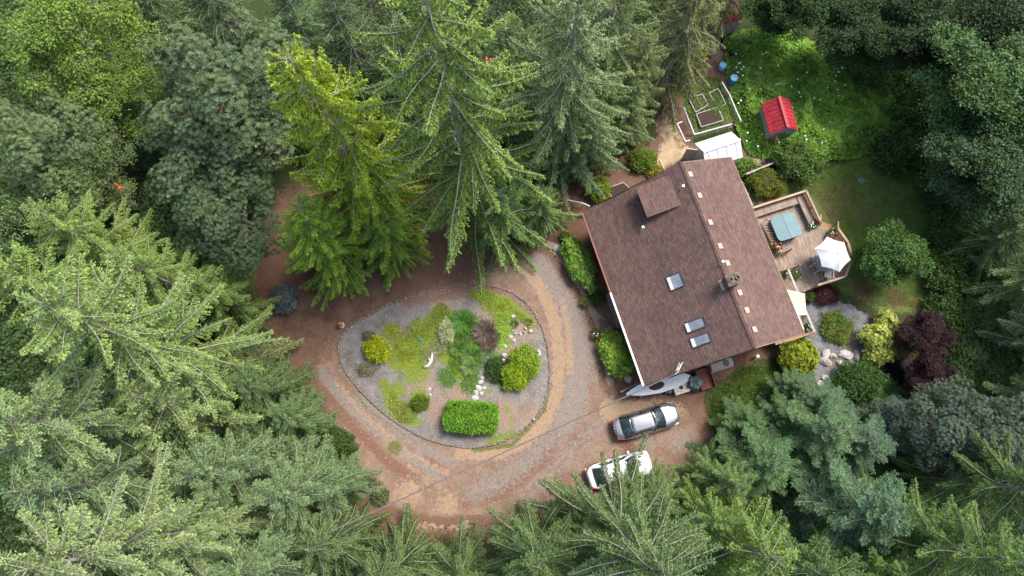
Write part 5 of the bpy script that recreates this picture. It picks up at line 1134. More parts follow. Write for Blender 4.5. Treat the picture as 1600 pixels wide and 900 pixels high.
# ------------------------------------------------------------------ trees
G1 = (.085, .14, .045); GPALE = (.15, .215, .085); GSILV = (.12, .185, .085); GLIME = (.17, .23, .06); GDARK = (.06, .1, .042); GBLUE = (.1, .155, .12); GOLIVE = (.13, .15, .065); GMID = (.085, .135, .045)
left = 'fir trees of the stand beyond the rounded end of the bed'
L1 = 'green fir in the stand beyond the rounded end of the bed'
TREES = [
 # proto, tip pixel, height, colour, name, label, group, width
 (FIR[0], (45, 488), 23, (.19, .275, .09), 'fir_tree', 'yellow green fir reaching long boughs over the rounded end of the drive', None, 1.0),
 (FIR[0], (52, 895), 24, (.19, .255, .11), 'fir_tree', 'tall silvery green fir with pale upper whorls opposite the clipped hedge', None, 1.0),
 (FIR[1], (-40, 405), 20, (.155, .235, .055), 'fir_tree', 'green fir with upswept boughs right behind the yellow green fir', None, 1.1),
 (FIR[1], (60, 335), 16, (.16, .235, .055), 'fir_tree', 'green fir touching the leafy trees, beyond the upswept fir', None, 1.05),
 (FIR[1], (180, 395), 14, (.14, .215, .05), 'fir_tree', 'green fir between the glossy trees and the yellow green fir', None, 1.1),
 (FIR[2], (292, 442), 10, (.12, .19, .045), 'fir_tree', 'short green fir at the edge of the bare red earth', None, 1.2),
 (FIR[1], (-60, 640), 22, (.17, .24, .1), 'fir_tree', 'pale silvery fir deepest in the stand, behind the yellow green fir', None, 1.05),
 (FIR[1], (20, 745), 20, GSILV, 'fir_tree', 'silvery fir between the yellow green fir and the tall silvery fir', None, 1.0),
 (FIR[2], (215, 620), 16, (.17, .24, .09), 'fir_tree', 'pale fir whose crown touches the long yellow green boughs', None, 1.05),
 (FIR[2], (285, 730), 15, GSILV, 'fir_tree', 'silvery fir in the middle of the stand opposite the hedge', None, 1.1),
 (FIR[2], (360, 590), 11, G1, 'fir_tree', 'mid green fir at the drive edge beside the yellow green fir', None, 1.1),
 (FIR[2], (428, 655), 8, (0.098, 0.166, 0.060), 'fir_tree', 'young pale green fir overhanging the driveway bend', None, 1.3),
 (FIR[2], (405, 780), 13, GSILV, 'fir_tree', 'silvery fir next to the bushy blue green one at the entrance', None, 1.1),
 (FIR[1], (190, 860), 18, (.17, .235, .1), 'fir_tree', 'pale fir right beside the tall silvery green fir', None, 1.0),
 (FIR[2], (330, 915), 15, GSILV, 'fir_tree', 'silvery fir next to the dark conifers at the drive entrance', None, 1.1),
 (FIR[2], (495, 762), 8, (0.090, 0.152, 0.068), 'fir_tree', 'bushy blue green fir at the driveway entrance', None, 1.3),
 (HEMLOCK, (480, 870), 11, GMID, 'fir_tree', 'dark drooping conifer at the entrance, beside the silvery stand', None, 1.1),
 (HEMLOCK, (600, 905), 11, GMID, 'fir_tree', 'dark green conifer where the drive leaves through the trees', 'dark conifers at the drive entrance', 1.1),
 (FIR[2], (700, 930), 12, G1, 'fir_tree', 'dark fir at the entrance closest to the fanned tall fir', None, 1.0),
 (FIR[0], (1048, 880), 22, (0.102, 0.161, 0.060), 'fir_tree', 'tall fir fanning its long boughs over the white car', None, 1.0),
 (FIR[2], (850, 900), 14, G1, 'fir_tree', 'mid green fir tucked beneath the fanned tall fir', 'firs behind the white car', 1.05),
 (FIR[2], (930, 830), 9, GMID, 'fir_tree', 'mid green fir tucked beneath the fanned tall fir', 'firs behind the white car', 1.1),
 # north group
 (CEDAR, (452, 55), 24, (.26, .36, .035), 'cedar_tree', 'yellow green cedar with bare grey limbs and drooping sprays', None, .85),
 (CEDAR, (610, 390), -9, (.19, .31, .035), 'cedar_tree', 'low green cedar between the broad bright cedar and the huge fir', None, 1.6),
 (CEDAR, (535, 410), -12, (.21, .34, .035), 'cedar_tree', 'broad bright green cedar skirt sweeping down to the red earth', None, 1.35),
 (FIR[0], (694, -75), 29.5, (.165, .25, .055), 'fir_tree', 'huge green fir drooping over the top of the drive', None, .95),
 (FIR[1], (905, -65), 23, (.165, .225, .1), 'fir_tree', 'tall grey green fir between the huge fir and the garden', None, .95),
 (HEMLOCK, (792, 372), -11, (.125, .21, .055), 'fir_tree', 'dense darker fir hanging over the driveway beside the front walk', None, 1.05),
 (HEMLOCK, (838, 352), -7.5, (.11, .18, .05), 'fir_tree', 'short dark fir at the head of the front walk', None, 1.3),
 (FIR[2], (905, 262), -10, (.145, .21, .085), 'fir_tree', 'grey green fir between the tall fir and the red mulch', None, 1.15),
 (FIR[2], (965, 220), -9, (.14, .2, .075), 'fir_tree', 'soft fir at the bend of the straw path', None, 1.15),
 (FIR[1], (985, -70), 19, (.14, .195, .075), 'fir_tree', 'grey green fir overlooking the straw path', None, .95),
 (HEMLOCK, (1105, -45), 14, (0.156, 0.184, 0.068), 'fir_tree', 'olive brown conifer over the kitchen garden', None, 1.05),
 (FIR[2], (890, 150), 12, (.14, .2, .08), 'fir_tree', 'soft green fir standing on the red mulch by the gable', 'firs on the red mulch', .9),
 (FIR[2], (950, 120), 11, (.13, .2, .065), 'fir_tree', 'soft green fir standing on the red mulch by the gable', 'firs on the red mulch', .95),
 (FIR[2], (1010, 50), 12, (.155, .195, .07), 'fir_tree', 'olive fir leaning toward the kitchen garden', None, .95),
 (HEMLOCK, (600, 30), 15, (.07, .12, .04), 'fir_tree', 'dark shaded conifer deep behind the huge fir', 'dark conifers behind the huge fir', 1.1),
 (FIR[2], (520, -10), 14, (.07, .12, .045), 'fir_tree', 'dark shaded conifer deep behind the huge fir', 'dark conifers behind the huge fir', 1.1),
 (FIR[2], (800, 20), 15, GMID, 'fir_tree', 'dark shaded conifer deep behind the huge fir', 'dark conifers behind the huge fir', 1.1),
 (HEMLOCK, (1072, 92), -8, (.17, .19, .075), 'fir_tree', 'olive bough conifer hanging over the raised beds', None, 1.15),
 (HEMLOCK, (1108, 42), -9, (.175, .19, .08), 'fir_tree', 'olive conifer hiding most of the red shelter', None, 1.2),
 # south-east and east
 (FIR[2], (1095, 745), -9, (.1, .17, .05), 'fir_tree', 'green fir whose boughs touch the parking ground', None, 1.15),
 (FIR[2], (1010, 775), -9, (.1, .16, .05), 'fir_tree', 'green fir leaning over the white car', None, 1.1),
 (SILVER, (1150, 668), -4.5, (.075, .145, .05), 'silver_fir', 'small dark feathery fir at the corner of the side lawn', None, 1.5),
 (SILVER, (1225, 612), -4, (.08, .15, .065), 'silver_fir', 'small feathery fir behind the gable beside the rounded shrub', None, 1.5),
 (SILVER, (1325, 665), 8.5, (0.098, 0.175, 0.080), 'silver_fir', 'feathery blue green fir overlooking the rocky pond steps', None, 1.2),
 (SILVER, (1215, 715), 8, (0.082, 0.161, 0.064), 'silver_fir', 'feathery blue green fir closest to the parked cars', None, 1.25),
 (SILVER, (1255, 640), -5.5, (.075, .14, .075), 'silver_fir', 'low blue green fir touching the yellow green rounded shrub', None, 1.5),
 (SILVER, (1180, 700), -5, (.06, .12, .05), 'silver_fir', 'low dark green fir beside the bare parking ground', None, 1.5),
 (SILVER, (1300, 690), -7, (.08, .145, .085), 'silver_fir', 'blue green fir between the rocky steps and the taller blue firs', None, 1.35),
 (SILVER, (1205, 655), -5, (0.066, 0.138, 0.048), 'silver_fir', 'small green feathery fir standing on the side lawn', None, 1.5),
 (SILVER, (1400, 800), 12, (0.090, 0.166, 0.092), 'silver_fir', 'taller feathery blue fir beside the bright green corner firs', None, 1.1),
 (HEMLOCK, (1225, 890), 15, (0.115, 0.193, 0.040), 'fir_tree', 'bright yellow green drooping conifer beside the fanned fir', None, 1.05),
 (FIR[2], (1135, 815), 11, (.12, .2, .045), 'fir_tree', 'bright green fir between the fanned fir and the blue firs', None, 1.05),
 (FIR[2], (1330, 905), 14, (0.074, 0.138, 0.040), 'fir_tree', 'duller green fir between yellow green conifer and corner wood', None, 1.0),
 (FIR[1], (1640, 905), 19, (0.098, 0.170, 0.040), 'fir_tree', 'green fir with pointed upright boughs in the corner wood', 'green firs of the corner wood', 1.0),
 (FIR[2], (1520, 845), 13, (0.094, 0.166, 0.040), 'fir_tree', 'green fir with pointed upright boughs in the corner wood', 'green firs of the corner wood', 1.05),
 (FIR[1], (1720, 760), 16, (0.090, 0.156, 0.040), 'fir_tree', 'green fir with pointed upright boughs in the corner wood', 'green firs of the corner wood', 1.05),
 (FIR[2], (1470, 930), 15, (0.098, 0.175, 0.040), 'fir_tree', 'green fir with pointed upright boughs in the corner wood', 'green firs of the corner wood', 1.0),
 (FIR[2], (1570, 450), -13, (.13, .2, .075), 'fir_tree', 'grey green fir whose boughs reach over the purple maples', None, 1.25),
 (HEMLOCK, (1585, 545), -11, (.13, .19, .08), 'fir_tree', 'fir at the wood edge beyond the pond and lower purple maple', None, 1.3),
 (HEMLOCK, (1515, 395), -8, (.11, .175, .06), 'fir_tree', 'short fir between the rounded lawn tree and the wood', None, 1.4),
 (FIR[2], (1580, 320), -12, (.095, .15, .055), 'fir_tree', 'very dark fir at the far edge of the lawn', 'very dark firs by the lawn', 1.3),
 (HEMLOCK, (1520, 290), -8, (.09, .145, .05), 'fir_tree', 'very dark fir at the far edge of the lawn', 'very dark firs by the lawn', 1.4),
 (FIR[2], (1590, 640), -12, (.13, .2, .075), 'fir_tree', 'fir above the blue grey leafy trees by the pond', None, 1.3),
]
TREES += [
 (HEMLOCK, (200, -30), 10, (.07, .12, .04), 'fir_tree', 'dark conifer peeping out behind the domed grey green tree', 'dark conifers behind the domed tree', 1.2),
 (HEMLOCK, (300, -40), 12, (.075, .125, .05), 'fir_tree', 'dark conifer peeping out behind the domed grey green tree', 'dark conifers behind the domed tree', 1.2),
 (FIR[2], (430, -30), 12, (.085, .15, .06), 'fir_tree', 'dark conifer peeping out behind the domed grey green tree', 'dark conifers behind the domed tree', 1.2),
 (MADRONE, (315, 95), 13.5, (.095, .145, .072), 'madrone_tree', 'large domed grey green tree of glossy leaf rosettes', None, 1.1),
 (MADRONE, (335, 310), 9.5, (.075, .125, .062), 'madrone_tree', 'lower glossy grey green tree on the edge of bare earth', None, 1.1),
 (MADRONE, (290, 205), 11, (.085, .135, .068), 'madrone_tree', 'middle glossy tree merging the domed tree with the lower one', None, 1.1),
 (ALDER, (70, 10), 13, (.16, .25, .05), 'alder_tree', 'bright yellow green leafy tree at the wood edge beyond the domed tree', None, 1.1),
 (ALDER, (165, 110), 10, (.14, .22, .05), 'alder_tree', 'loose green leafy tree with bare twigs beside the domed tree', None, 1.05),
 (MADRONE, (15, 190), 12, (.12, .18, .08), 'leafy_tree', 'sage green leafy tree between the yellow green tree and the firs', None, .9),
 (ALDER, (110, 250), 9, (.13, .19, .07), 'leafy_tree', 'open leafy tree with pale bare branches below the sage tree', None, 1.1),
 (MAPLE, (0, 320), 9, (.12, .185, .075), 'leafy_tree', 'green leafy tree between the sage tree and the upswept fir', None, 1.0),
 (MAPLE, (1360, 20), 8, (.042, .08, .028), 'maple_tree', 'dark leafy tree behind the brambles', 'dark leafy trees behind the brambles', 1.1),  # deep shade put into the leaf colour of these four maples
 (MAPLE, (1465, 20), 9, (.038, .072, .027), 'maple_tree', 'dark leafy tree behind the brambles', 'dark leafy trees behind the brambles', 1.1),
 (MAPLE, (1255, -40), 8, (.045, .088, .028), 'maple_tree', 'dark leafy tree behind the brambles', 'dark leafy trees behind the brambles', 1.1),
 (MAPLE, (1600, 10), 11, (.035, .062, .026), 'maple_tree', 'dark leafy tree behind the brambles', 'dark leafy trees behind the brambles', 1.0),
 (MAPLE, (1600, 110), 12, (.09, .165, .06), 'maple_tree', 'taller leafy tree with lit top beyond the lawn', None, 1.0),
 (MAPLE, (1580, 230), 10, (.06, .11, .048), 'maple_tree', 'blue green leafy tree at the far end of the lawn', None, 1.0),
 (SMALLTREE, (1412, 385), 5.0, (.08, .165, .045), 'small_tree', 'rounded green tree standing on the lawn beside the deck', None, 1.05),
 (SMALLTREE, (1462, 520), 3.8, (.05, .022, .032), 'japanese_maple', 'dark purple maple by the pond, nearer to the lawn', None, 1.0),
 (SMALLTREE, (1470, 590), 3.6, (.045, .02, .03), 'japanese_maple', 'dark purple maple overhanging the pond water', None, .95),
 (MADRONE, (1510, 655), 8, (.075, .115, .085), 'leafy_tree', 'blue grey leafy tree with rosette tufts behind the pond', 'blue grey leafy trees behind the pond', 1.0),
 (MADRONE, (1600, 690), 9, (.07, .11, .08), 'leafy_tree', 'blue grey leafy tree with rosette tufts behind the pond', 'blue grey leafy trees behind the pond', 1.0),
 (MADRONE, (1420, 655), 5, (.085, .135, .1), 'leafy_tree', 'blue grey leafy tree with rosette tufts behind the pond', 'blue grey leafy trees behind the pond', 1.1),
]
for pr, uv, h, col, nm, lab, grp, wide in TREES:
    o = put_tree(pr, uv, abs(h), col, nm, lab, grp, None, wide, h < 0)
    for key, (u, v, z) in (('lower glossy', (186, 292, 7.5)), ('huge green', (764, 102, 14.0)), ('open leafy', (60, 232, 8.0))):
        if key in lab:                              # a dead sprig of orange leaves that the photograph shows in this crown
            pl = o.rotation_euler.to_matrix().inverted() @ (P(u, v, z)-o.location); pl = Vector((pl.x/o.scale[0], pl.y/o.scale[1], pl.z/o.scale[2]))
            rr_ = np.random.default_rng(int(u)); V, F = leaves(np.array(pl)+rr_.normal(size=(46, 3))*.2, rr_.normal(size=(46, 3)), np.array([0, 0, 1.])+rr_.normal(size=(46, 3))*.4, .24, .1)
            link('dead_sprig', mesh_np('dead_sprig', V, F), M_DEAD, o)['kind'] = 'stuff'
# the wood goes on to the east, where its trees shade the lawn
for i, (x_, y_, h) in enumerate(((49, 22, 17), (51, 14, 17), (50, 30, 17))):
    o = put_tree(FIR[i % 2], (800, 450), h, (.07, .11, .045), 'fir_tree', 'dark fir of the wood that goes on past the lawn', 'firs of the wood past the lawn', None, 1.0); o.location = (x_, y_, -.1)

# ------------------------------------------------------------------ shrubs and ground cover
cover('bramble_thicket', 'mass of green brambles and ivy covering the bank around the red hut', [(1125,60),(1190,40),(1260,60),(1340,120),(1400,150),(1420,210),(1370,240),(1300,250),(1250,275),(1225,240),(1170,250),(1155,200),(1138,150),(1142,100)], 70000, .2, .14, (.19, .35, .055), 1.3, 31)
cover('hut_ivy', 'ivy creeping over the far slope of the red roofed hut', [(1228,158),(1238,160),(1250,200),(1240,204),(1236,192),(1240,180)], 1300, .17, .12, (.12, .22, .04), .45, 30, 2.45, rag=.25)
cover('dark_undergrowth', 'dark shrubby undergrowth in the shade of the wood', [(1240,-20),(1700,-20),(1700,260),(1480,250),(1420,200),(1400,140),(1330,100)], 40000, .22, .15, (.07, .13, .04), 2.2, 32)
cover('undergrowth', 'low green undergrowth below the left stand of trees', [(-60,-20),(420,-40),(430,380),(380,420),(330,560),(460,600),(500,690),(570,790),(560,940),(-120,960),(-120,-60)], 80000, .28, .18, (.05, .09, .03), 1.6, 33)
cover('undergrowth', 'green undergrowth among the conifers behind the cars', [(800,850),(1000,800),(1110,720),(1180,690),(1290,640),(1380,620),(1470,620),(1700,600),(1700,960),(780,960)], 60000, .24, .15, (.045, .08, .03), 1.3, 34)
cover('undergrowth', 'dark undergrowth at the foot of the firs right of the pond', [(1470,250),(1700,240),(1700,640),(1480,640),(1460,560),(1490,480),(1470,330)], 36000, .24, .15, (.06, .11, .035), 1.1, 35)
cover('undergrowth', 'green undergrowth under the north group of firs', [(420,-40),(1080,-40),(1060,80),(1010,150),(1000,230),(900,290),(830,300),(640,280),(440,300)], 50000, .24, .15, (.05, .085, .03), .9, 36)
cover('garden_greens', 'leafy vegetables and weeds filling the kitchen garden', [(1060,170),(1075,140),(1100,120),(1125,120),(1140,160),(1150,190),(1120,200),(1084,206)], 5200, .13, .08, (.12, .19, .05), .4, 37)
cover('lawn_grass', 'short grass of the back lawn', [(1250,290),(1300,256),(1370,235),(1450,240),(1470,300),(1480,470),(1400,490),(1330,450),(1300,340)], 42000, .1, .026, (.14, .22, .045), .1, 38, 0, None, .6, 'spray', 1.6)
cover('side_grass', 'dark grass of the lawn behind the gable', [(1100,620),(1130,600),(1180,565),(1230,570),(1290,640),(1250,700),(1150,700),(1115,680)], 22000, .17, .034, (.1, .17, .035), .22, 39, 0, None, .6, 'spray', 1.5)
cover('roadside_weeds', 'weeds along the outer edge of the driveway bend', [(505,650),(540,690),(570,740),(575,770),(540,770),(500,700)], 2600, .17, .08, (.1, .14, .04), .45, 40)
for i, (pp, n, c_) in enumerate((([(615,530),(665,500),(690,470),(710,480),(720,520),(700,560),(660,575),(620,570)], 6500, (.22, .29, .035)), ([(735,455),(760,450),(795,470),(830,500),(838,520),(800,490),(790,540),(770,500)], 4200, (.24, .32, .04)), ([(600,510),(630,505),(640,540),(655,590),(620,570)], 2600, (.26, .31, .04)), ([(610,600),(640,625),(665,650),(640,665),(610,640)], 1800, (.25, .3, .05)), ([(690,560),(720,545),(740,580),(725,605),(700,590)], 3000, (.15, .26, .035)))):
    cover('moss_patch', ['yellow green moss spreading between the yellow shrub and the lilies', 'yellow green trailing plants along the sunny edge of the bed', 'thin mossy strip beside the yellow shrub', 'olive mossy ring around the small round bush', 'green creeping plants between driftwood and lilies'][i], pp, n, .085, .05, c_, .13, 60+i, .16, None, .8, 'spray', .9)
cover('perennials', 'dense green perennials between the lilies and the brown spiky plant', [(690,490),(715,480),(760,490),(785,520),(785,560),(760,580),(745,605),(720,600),(705,570),(690,540)], 3600, .13, .06, (.085, .17, .03), .2, 66, .12)
cover('trailing_plants', 'lime trailing plants among the pale stones and spiky plant', [(770,465),(795,475),(805,510),(795,545),(775,560),(770,520)], 2200, .11, .07, (.2, .32, .04), .25, 67, .14)
mound('hedge_block', 'bright green clipped rectangular hedge in the gravel of the bed', 'hedge', 736, 652, 1.85, 1.05, 1.15, 15000, .12, .07, (.15, .32, .03), 'spray', -.06, 1, None, .08, box=.8, z0=.1)
mound('yellow_shrub', 'bright yellow round shrub at the narrow end of the bed', 'shrub', 590, 546, .95, .85, .95, 4200, .12, .075, (.36, .42, .02), 'spray', 0, 2, None, .3, z0=.1)
mound('golden_shrub', 'large golden lime shrub, the southern of the joined pair', 'shrub', 805, 588, .95, .95, 1.2, 5200, .11, .075, (.25, .36, .022), 'spray', 0, 3, None, .3, z0=.1)
mound('golden_shrub', 'lime yellow shrub, the northern of the joined pair', 'shrub', 820, 566, 1.0, 1.15, 1.35, 5600, .11, .075, (.22, .34, .025), 'spray', .4, 4, None, .3, z0=.1)
mound('round_bush', 'small round bright green bush in the middle of mossy ground', 'bush', 657, 629, .62, .55, .65, 3000, .1, .05, (.12, .2, .025), 'spray', 0, 5, None, .2, z0=.1)
mound('shadow_mound', 'dark green mound standing in for the shadow left of the golden shrubs', 'bush', 776, 577, .75, .8, .75, 3200, .12, .07, (.05, .1, .025), 'spray', 0, 6, None, .3, z0=.1)  # dark foliage added where the golden shrubs cast their shadow
mound('variegated_bush', 'cream and green variegated bush beside the lily clump', 'bush', 698, 518, .55, .85, .6, 3000, .11, .06, (.4, .46, .28), 'spray', .1, 7, None, .3, z0=.1)
mound('herb_clump', 'grey green herb clump above the yellow shrub', 'herb', 577, 525, .5, .4, .35, 1200, .1, .03, (.2, .22, .14), 'spray', 0, 8, None, .3, z0=.1); mound('herb_clump', 'grey green herb clump below the yellow shrub', 'herb', 574, 577, .75, .5, .3, 1600, .1, .03, (.22, .24, .16), 'spray', .3, 9, None, .3, z0=.1)
for i, (u, v, rad, ln, c_, lab, nm) in enumerate(((724, 504, .9, 1.1, (.085, .2, .035), 'dark green lily clump beside the brown spiky plant', 'lily_clump'), (737, 556, .9, .9, (.1, .21, .04), 'lower lily clump with arching leaves', 'lily_clump'), (733, 572, .7, .7, (.15, .22, .08), 'striped pale lily clump above the stepping stones', 'lily_clump'), (715, 545, .6, .7, (.1, .18, .03), 'small lily clump toward the driftwood', 'lily_clump'), (757, 520, .95, 1.0, (.13, .09, .08), 'brown purple spiky sword leaved plant', 'spiky_plant'), (763, 534, .7, .7, (.12, .09, .075), 'smaller brown spiky plant beside the larger one', 'spiky_plant'), (773, 526, .6, .45, (.1, .2, .05), 'low green clump near the pale stone arc', 'green_clump'), (804, 506, .35, .35, (.1, .14, .04), 'tiny grass tuft on the bare red soil', 'grass_tuft'), (826, 503, .3, .3, (.12, .15, .06), 'tiny grey grass tuft near the bed edge', 'grass_tuft'))):
    blades(nm, lab, 'plant', u, v, rad, 480 if rad > .5 else 110, ln, .08, c_, i, .12)
mound('foundation_shrub', 'long glossy green shrub row along the front wall, north of the steps', 'shrub', 906, 412, .95, 2.1, 1.5, 9000, .17, .07, (.17, .31, .05), 'rosette', HROT+.1, 10, GLOSSY, .3, per=7)
mound('foundation_shrub', 'bright young green shrub at the north tip of the front row', 'shrub', 893, 387, .75, .8, 1.1, 3000, .17, .09, (.2, .36, .05), 'rosette', 0, 11, GLOSSY, .3, per=7)
mound('foundation_shrub', 'glossy oval shrub at the front wall between steps and boat', 'shrub', 962, 553, 1.05, 1.65, 1.5, 9000, .17, .07, (.22, .36, .05), 'rosette', HROT, 12, GLOSSY, .2, per=7)
mound('fern', 'small fern beside the front steps', 'fern', 932, 466, .5, .4, .5, 900, .2, .05, (.06, .13, .03), 'spray', 0, 13)
mound('dwarf_spruce', 'small blue grey spruce on the bare red earth', 'shrub', 443, 466, .85, 1.05, 1.2, 4200, .14, .05, (.17, .22, .24), 'rosette', .3, 14, None, .35, per=7)
mound('azalea', 'yellow green rounded shrub below the deck corner of the gable', 'shrub', 1247, 557, 1.35, 1.25, 2.0, 8500, .17, .08, (.25, .3, .03), 'rosette', 0, 15, LEAF, .2, per=7)
mound('cloud_tree', 'pale lime tiered shrub tree, upper tuft next to the lawn', 'shrub', 1384, 502, .75, .75, 1.5, 3600, .14, .09, (.42, .47, .14), 'rosette', 0, 16, LEAF, .35, per=8); mound('cloud_tree', 'pale lime tiered shrub tree, middle and largest tuft', 'shrub', 1368, 528, 1.15, .9, 1.9, 6500, .14, .09, (.42, .47, .13), 'rosette', .3, 17, LEAF, .4, per=8); mound('cloud_tree', 'pale lime tiered shrub tree, lower tuft beside the pond', 'shrub', 1374, 553, .95, .7, 1.5, 4400, .14, .09, (.36, .43, .1), 'rosette', 0, 18, LEAF, .35, per=8)
mound('barberry', 'dark red brown mounded shrub below the deck steps', 'shrub', 1291, 461, .95, .75, .8, 4600, .1, .045, (.075, .025, .025), 'spray', 0, 19)
mound('corner_bush', 'small green bush at the foot of the deck steps', 'bush', 1263, 461, .4, .4, .6, 1400, .12, .05, (.09, .13, .04), 'spray', 0, 20)
mound('oval_bed_plants', 'mixed green and rusty perennials in the round gravel bed', 'plants', 1306, 512, 1.1, 1.15, .34, 4200, .2, .06, (.15, .2, .04), 'spray', .3, 21, None, .5)
blades('iris_clump', 'upright iris clump in the round gravel bed', 'plant', 1309, 502, .7, 600, .75, .045, (.1, .2, .035), 31, .1); blades('iris_clump', 'pale grassy clump on the gravel edge of the round bed', 'plant', 1310, 527, .5, 350, .45, .05, (.17, .24, .1), 32, .05)
mound('spreading_juniper', 'mossy yellow green spreading shrub between fence and deck', 'shrub', 1199, 285, 1.45, 1.1, 1.1, 7000, .15, .045, (.16, .19, .03), 'spray', -.4, 22, None, .35)
mound('lilac_bush', 'large leafy green bush with pinkish blooms behind the deck', 'bush', 1245, 255, 1.6, 1.5, 2.1, 9000, .18, .1, (.1, .17, .04), 'spray', 0, 23, None, .45)
mound('lilac_bush', 'small bush with lit leaves beside the shed corner', 'bush', 1165, 262, .9, .6, .7, 2400, .2, .08, (.14, .24, .05), 'spray', 0, 24, None, .4)
mound('rhododendron', 'dark green rounded bush beside the pond rocks', 'bush', 1342, 595, 1.7, 1.25, 1.5, 8000, .18, .08, (.055, .12, .03), 'spray', -.2, 25, None, .3); blades('fern_fronds', 'arching fern fronds below the dark pond bush', 'fern', 1385, 610, .9, 500, 1.1, .09, (.06, .12, .03), 33, .1)
mound('yellow_broom', 'small yellow shrub beside the straw path and gable', 'shrub', 1024, 268, .6, .5, .6, 1800, .12, .05, (.3, .28, .03), 'spray', 0, 26); mound('lime_bush', 'lime green bush among the firs on red mulch', 'bush', 935, 295, .9, .9, 1.2, 3200, .15, .07, (.17, .25, .03), 'spray', 0, 27); mound('lime_bush', 'lime green bush on the edge of the straw path', 'bush', 1005, 250, 1.0, .8, 1.1, 3200, .15, .07, (.14, .23, .03), 'spray', 0, 28)
mound('salal_bush', 'dark green bush at the driveway corner under the firs', 'bush', 530, 690, 1.3, .8, .9, 4200, .15, .07, (.07, .12, .03), 'spray', -.6, 29); mound('salal_bush', 'small bush with pale leaves near the cable crossing', 'bush', 594, 775, .55, .5, .5, 1500, .12, .06, (.13, .18, .07), 'spray', 0, 30)
for i, (u, v, rx, h) in enumerate(((1472, 305, 1.6, 1.6), (1485, 365, 1.7, 1.5), (1475, 430, 1.6, 1.6), (1468, 250, 1.8, 1.9), (1412, 222, 1.7, 1.8), (1432, 175, 1.9, 2.1), (1395, 245, 1.3, 1.1), (1478, 490, 1.4, 1.4), (1360, 110, 1.9, 2.0), (1310, 75, 1.7, 1.7))):
    mound('wild_shrub', 'dark leafy shrub in the row where wood meets lawn and brambles', 'shrub', u, v, rx, rx*.9, h, 4200, .22, .13, (.06+.012*(i % 3), .115+.02*(i % 3), .035), 'spray', i*.7, 80+i, None, .5, 'shrubs along the wood edge')
mound('hosta', 'leafy plant tucked at the north end of the front shrubs', 'plant', 884, 372, .4, .4, .4, 500, .2, .1, (.14, .24, .05), 'rosette', 0, 34)
# planters with flowers
def planter(u, v, z, lab, cols, r_=.2):
    q = P(u, v, z+.25); t = thing('flower_pot', lab, 'flower pot', (q.x, q.y, z)); MB().lathe([(r_*.7, 0), (r_, .28), (r_*.9, .28), (r_*.85, .24)], 14).build('pot', M_POT, t); MB().lathe([(r_*.84, .2), (r_*.3, .25)], 12).build('soil', M_SOIL, t)
    rr = np.random.default_rng(int(u*7+v)); m = 60; d = unit(rr.normal(size=(m, 3))); d[:, 2] = np.abs(d[:, 2]); C = d*np.array([r_*1.3, r_*1.3, .22])+np.array([0, 0, .28]); V, F, T = cluster(7, rr, 'spray', .1, .06, C, d, .05); link('foliage', mesh_np('foliage', V, F, T), LEAF, t, None, (.1, .18, .04))
    for k, (mt, n) in enumerate(cols):
        C = unit(rr.normal(size=(n, 3))); C[:, 2] = np.abs(C[:, 2])+.2; C = np.repeat(C*np.array([r_*1.25, r_*1.25, .27])+np.array([0, 0, .33]), 5, 0); a = np.tile(np.arange(5)*1.257, n); V, F = leaves(C, np.stack([np.cos(a), np.sin(a), .3+0*a], 1), np.tile([0, 0, 1.], (len(C), 1)), .06, .05); link('blossom', mesh_np('blossom', V, F), mt, t)
for u, v, z, lab, cols in ((1214, 390, DK, 'pot of red and white flowers by the patio door', [(M_PINK, 8), (M_PETAL, 6)]), (1268, 352, DK, 'pot of white flowers at the bench end by the lawn steps', [(M_PETAL, 9)]), (1275, 348, DK, 'pot of pink flowers beside the lawn steps', [(M_PINK, 10)]), (1300, 364, DK, 'pot of white flowers on the umbrella side of the lawn steps', [(M_PETAL, 10)]), (1297, 369, DK, 'pot of dark red flowers touching the umbrella edge', [(M_PINK, 8)]), (1207, 383, DK, 'pot of pink flowers below the slatted screen', [(M_PINK, 10)]), (1224, 430, PZ, 'green potted plant at the upper end of the side porch', [(M_PETAL, 2)]), (1262, 512, PZ, 'leafy potted plant in the lower corner of the side porch', [(M_PETAL, 8)]), (914, 473, .03, 'potted shrub by the walk at the near edge of the drive, north of the steps', [(M_PINK, 4)]), (931, 523, .03, 'potted shrub by the walk opposite the glossy oval shrub', [(M_PINK, 3), (M_PETAL, 4)]), (1245, 430, DK, 'small pot plant beside the deck stair rail', [(M_PETAL, 3)])):
    planter(u, v, z, lab, cols, .26 if u < 940 else .2)
rr = np.random.default_rng(5)
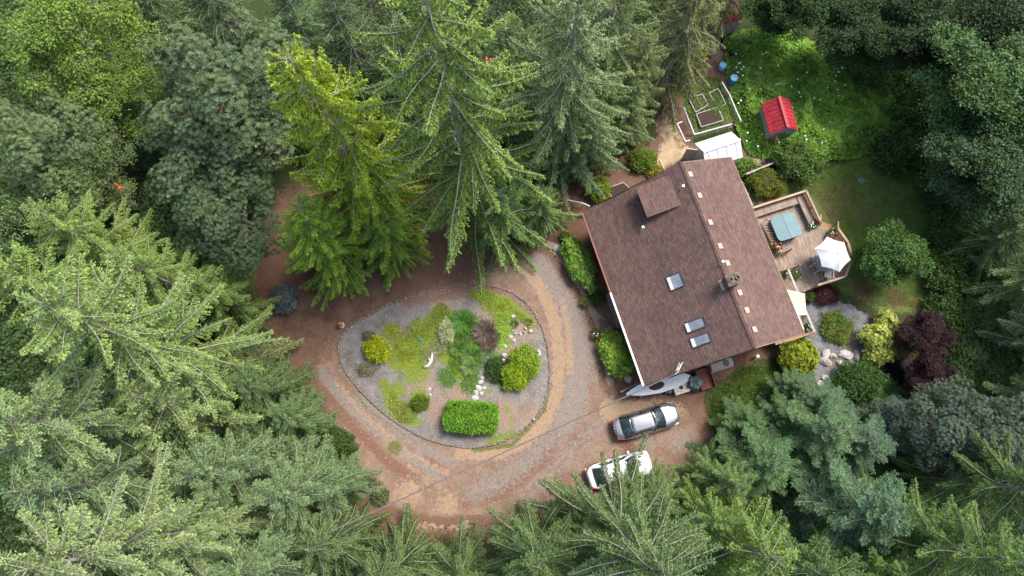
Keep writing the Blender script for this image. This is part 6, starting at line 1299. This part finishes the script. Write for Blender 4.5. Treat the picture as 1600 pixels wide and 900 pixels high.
fp = [P(u, v, .5) for u, v in ((1093, 84), (1096, 88), (1099, 91), (1095, 86), (1101, 93), (1098, 88))]; C = [tuple(p+Vector((rr.normal()*.12, rr.normal()*.12, .3))) for p in fp for _ in range(9)]
flowers('yellow_flowers', 'row of bright yellow flowers at the end of the kitchen garden', C, .1, M_GRASSY); blades('flower_leaves', 'green leaves carrying the yellow flowers', 'plant', 1097, 88, .7, 260, .6, .05, (.1, .18, .03), 41, .03)
C = []
for _ in range(70):
    u, v = rr.uniform(1150, 1330), rr.uniform(75, 230); C.append(tuple(P(u, v, 1.25)))
flowers('bindweed_flowers', 'scattered white bindweed blossoms over the brambles', C, .085, M_PETAL, 3)
# fallen twigs, leaves and pebbles on the open dirt
def litter(name, label, pp, n, ln, wd, mat_, seed, z0):
    r = np.random.default_rng(seed); q = pxpoly(pp); lo, hi = q.min(0), q.max(0); xy = lo+r.random((n*3, 2))*(hi-lo); xy = xy[pts_in_poly(q, xy)][:n]; n = len(xy); a = r.random(n)*6.28
    V, F = leaves(np.column_stack([xy, np.full(n, z0)]), np.stack([np.cos(a), np.sin(a), .02*r.normal(size=n)], 1), np.array([0, 0, 1.])+r.normal(size=(n, 3))*.25, ln*(.5+r.random(n)), wd*(.5+r.random(n)), .08); o = link(name, mesh_np(name, V, F), mat_); tag(o, label, None, None, 'stuff')
DRV = [(850,378),(900,440),(938,520),(950,612),(1066,612),(1100,680),(960,780),(650,800),(560,735),(490,590),(500,535),(640,455),(800,396)]
litter('leaf_litter', 'fallen tan leaves strewn over the driveway', DRV, 2600, .09, .05, plain('dry_leaf', (.42, .28, .15), .9, 0, .4, 3, .1), 71, .045); litter('bark_litter', 'dark bark bits and twigs strewn over the driveway', DRV, 2200, .13, .025, BARK, 72, .045)
litter('pebbles', 'small loose stones scattered over the driveway', DRV, 2600, .07, .06, M_ROCK, 74, .05)
litter('bed_litter', 'pale chips and dry leaves scattered in the garden bed', ISLE, 1500, .07, .05, plain('pale_chip', (.45, .38, .3), .9, 0, .4, 3, .1), 73, .2)
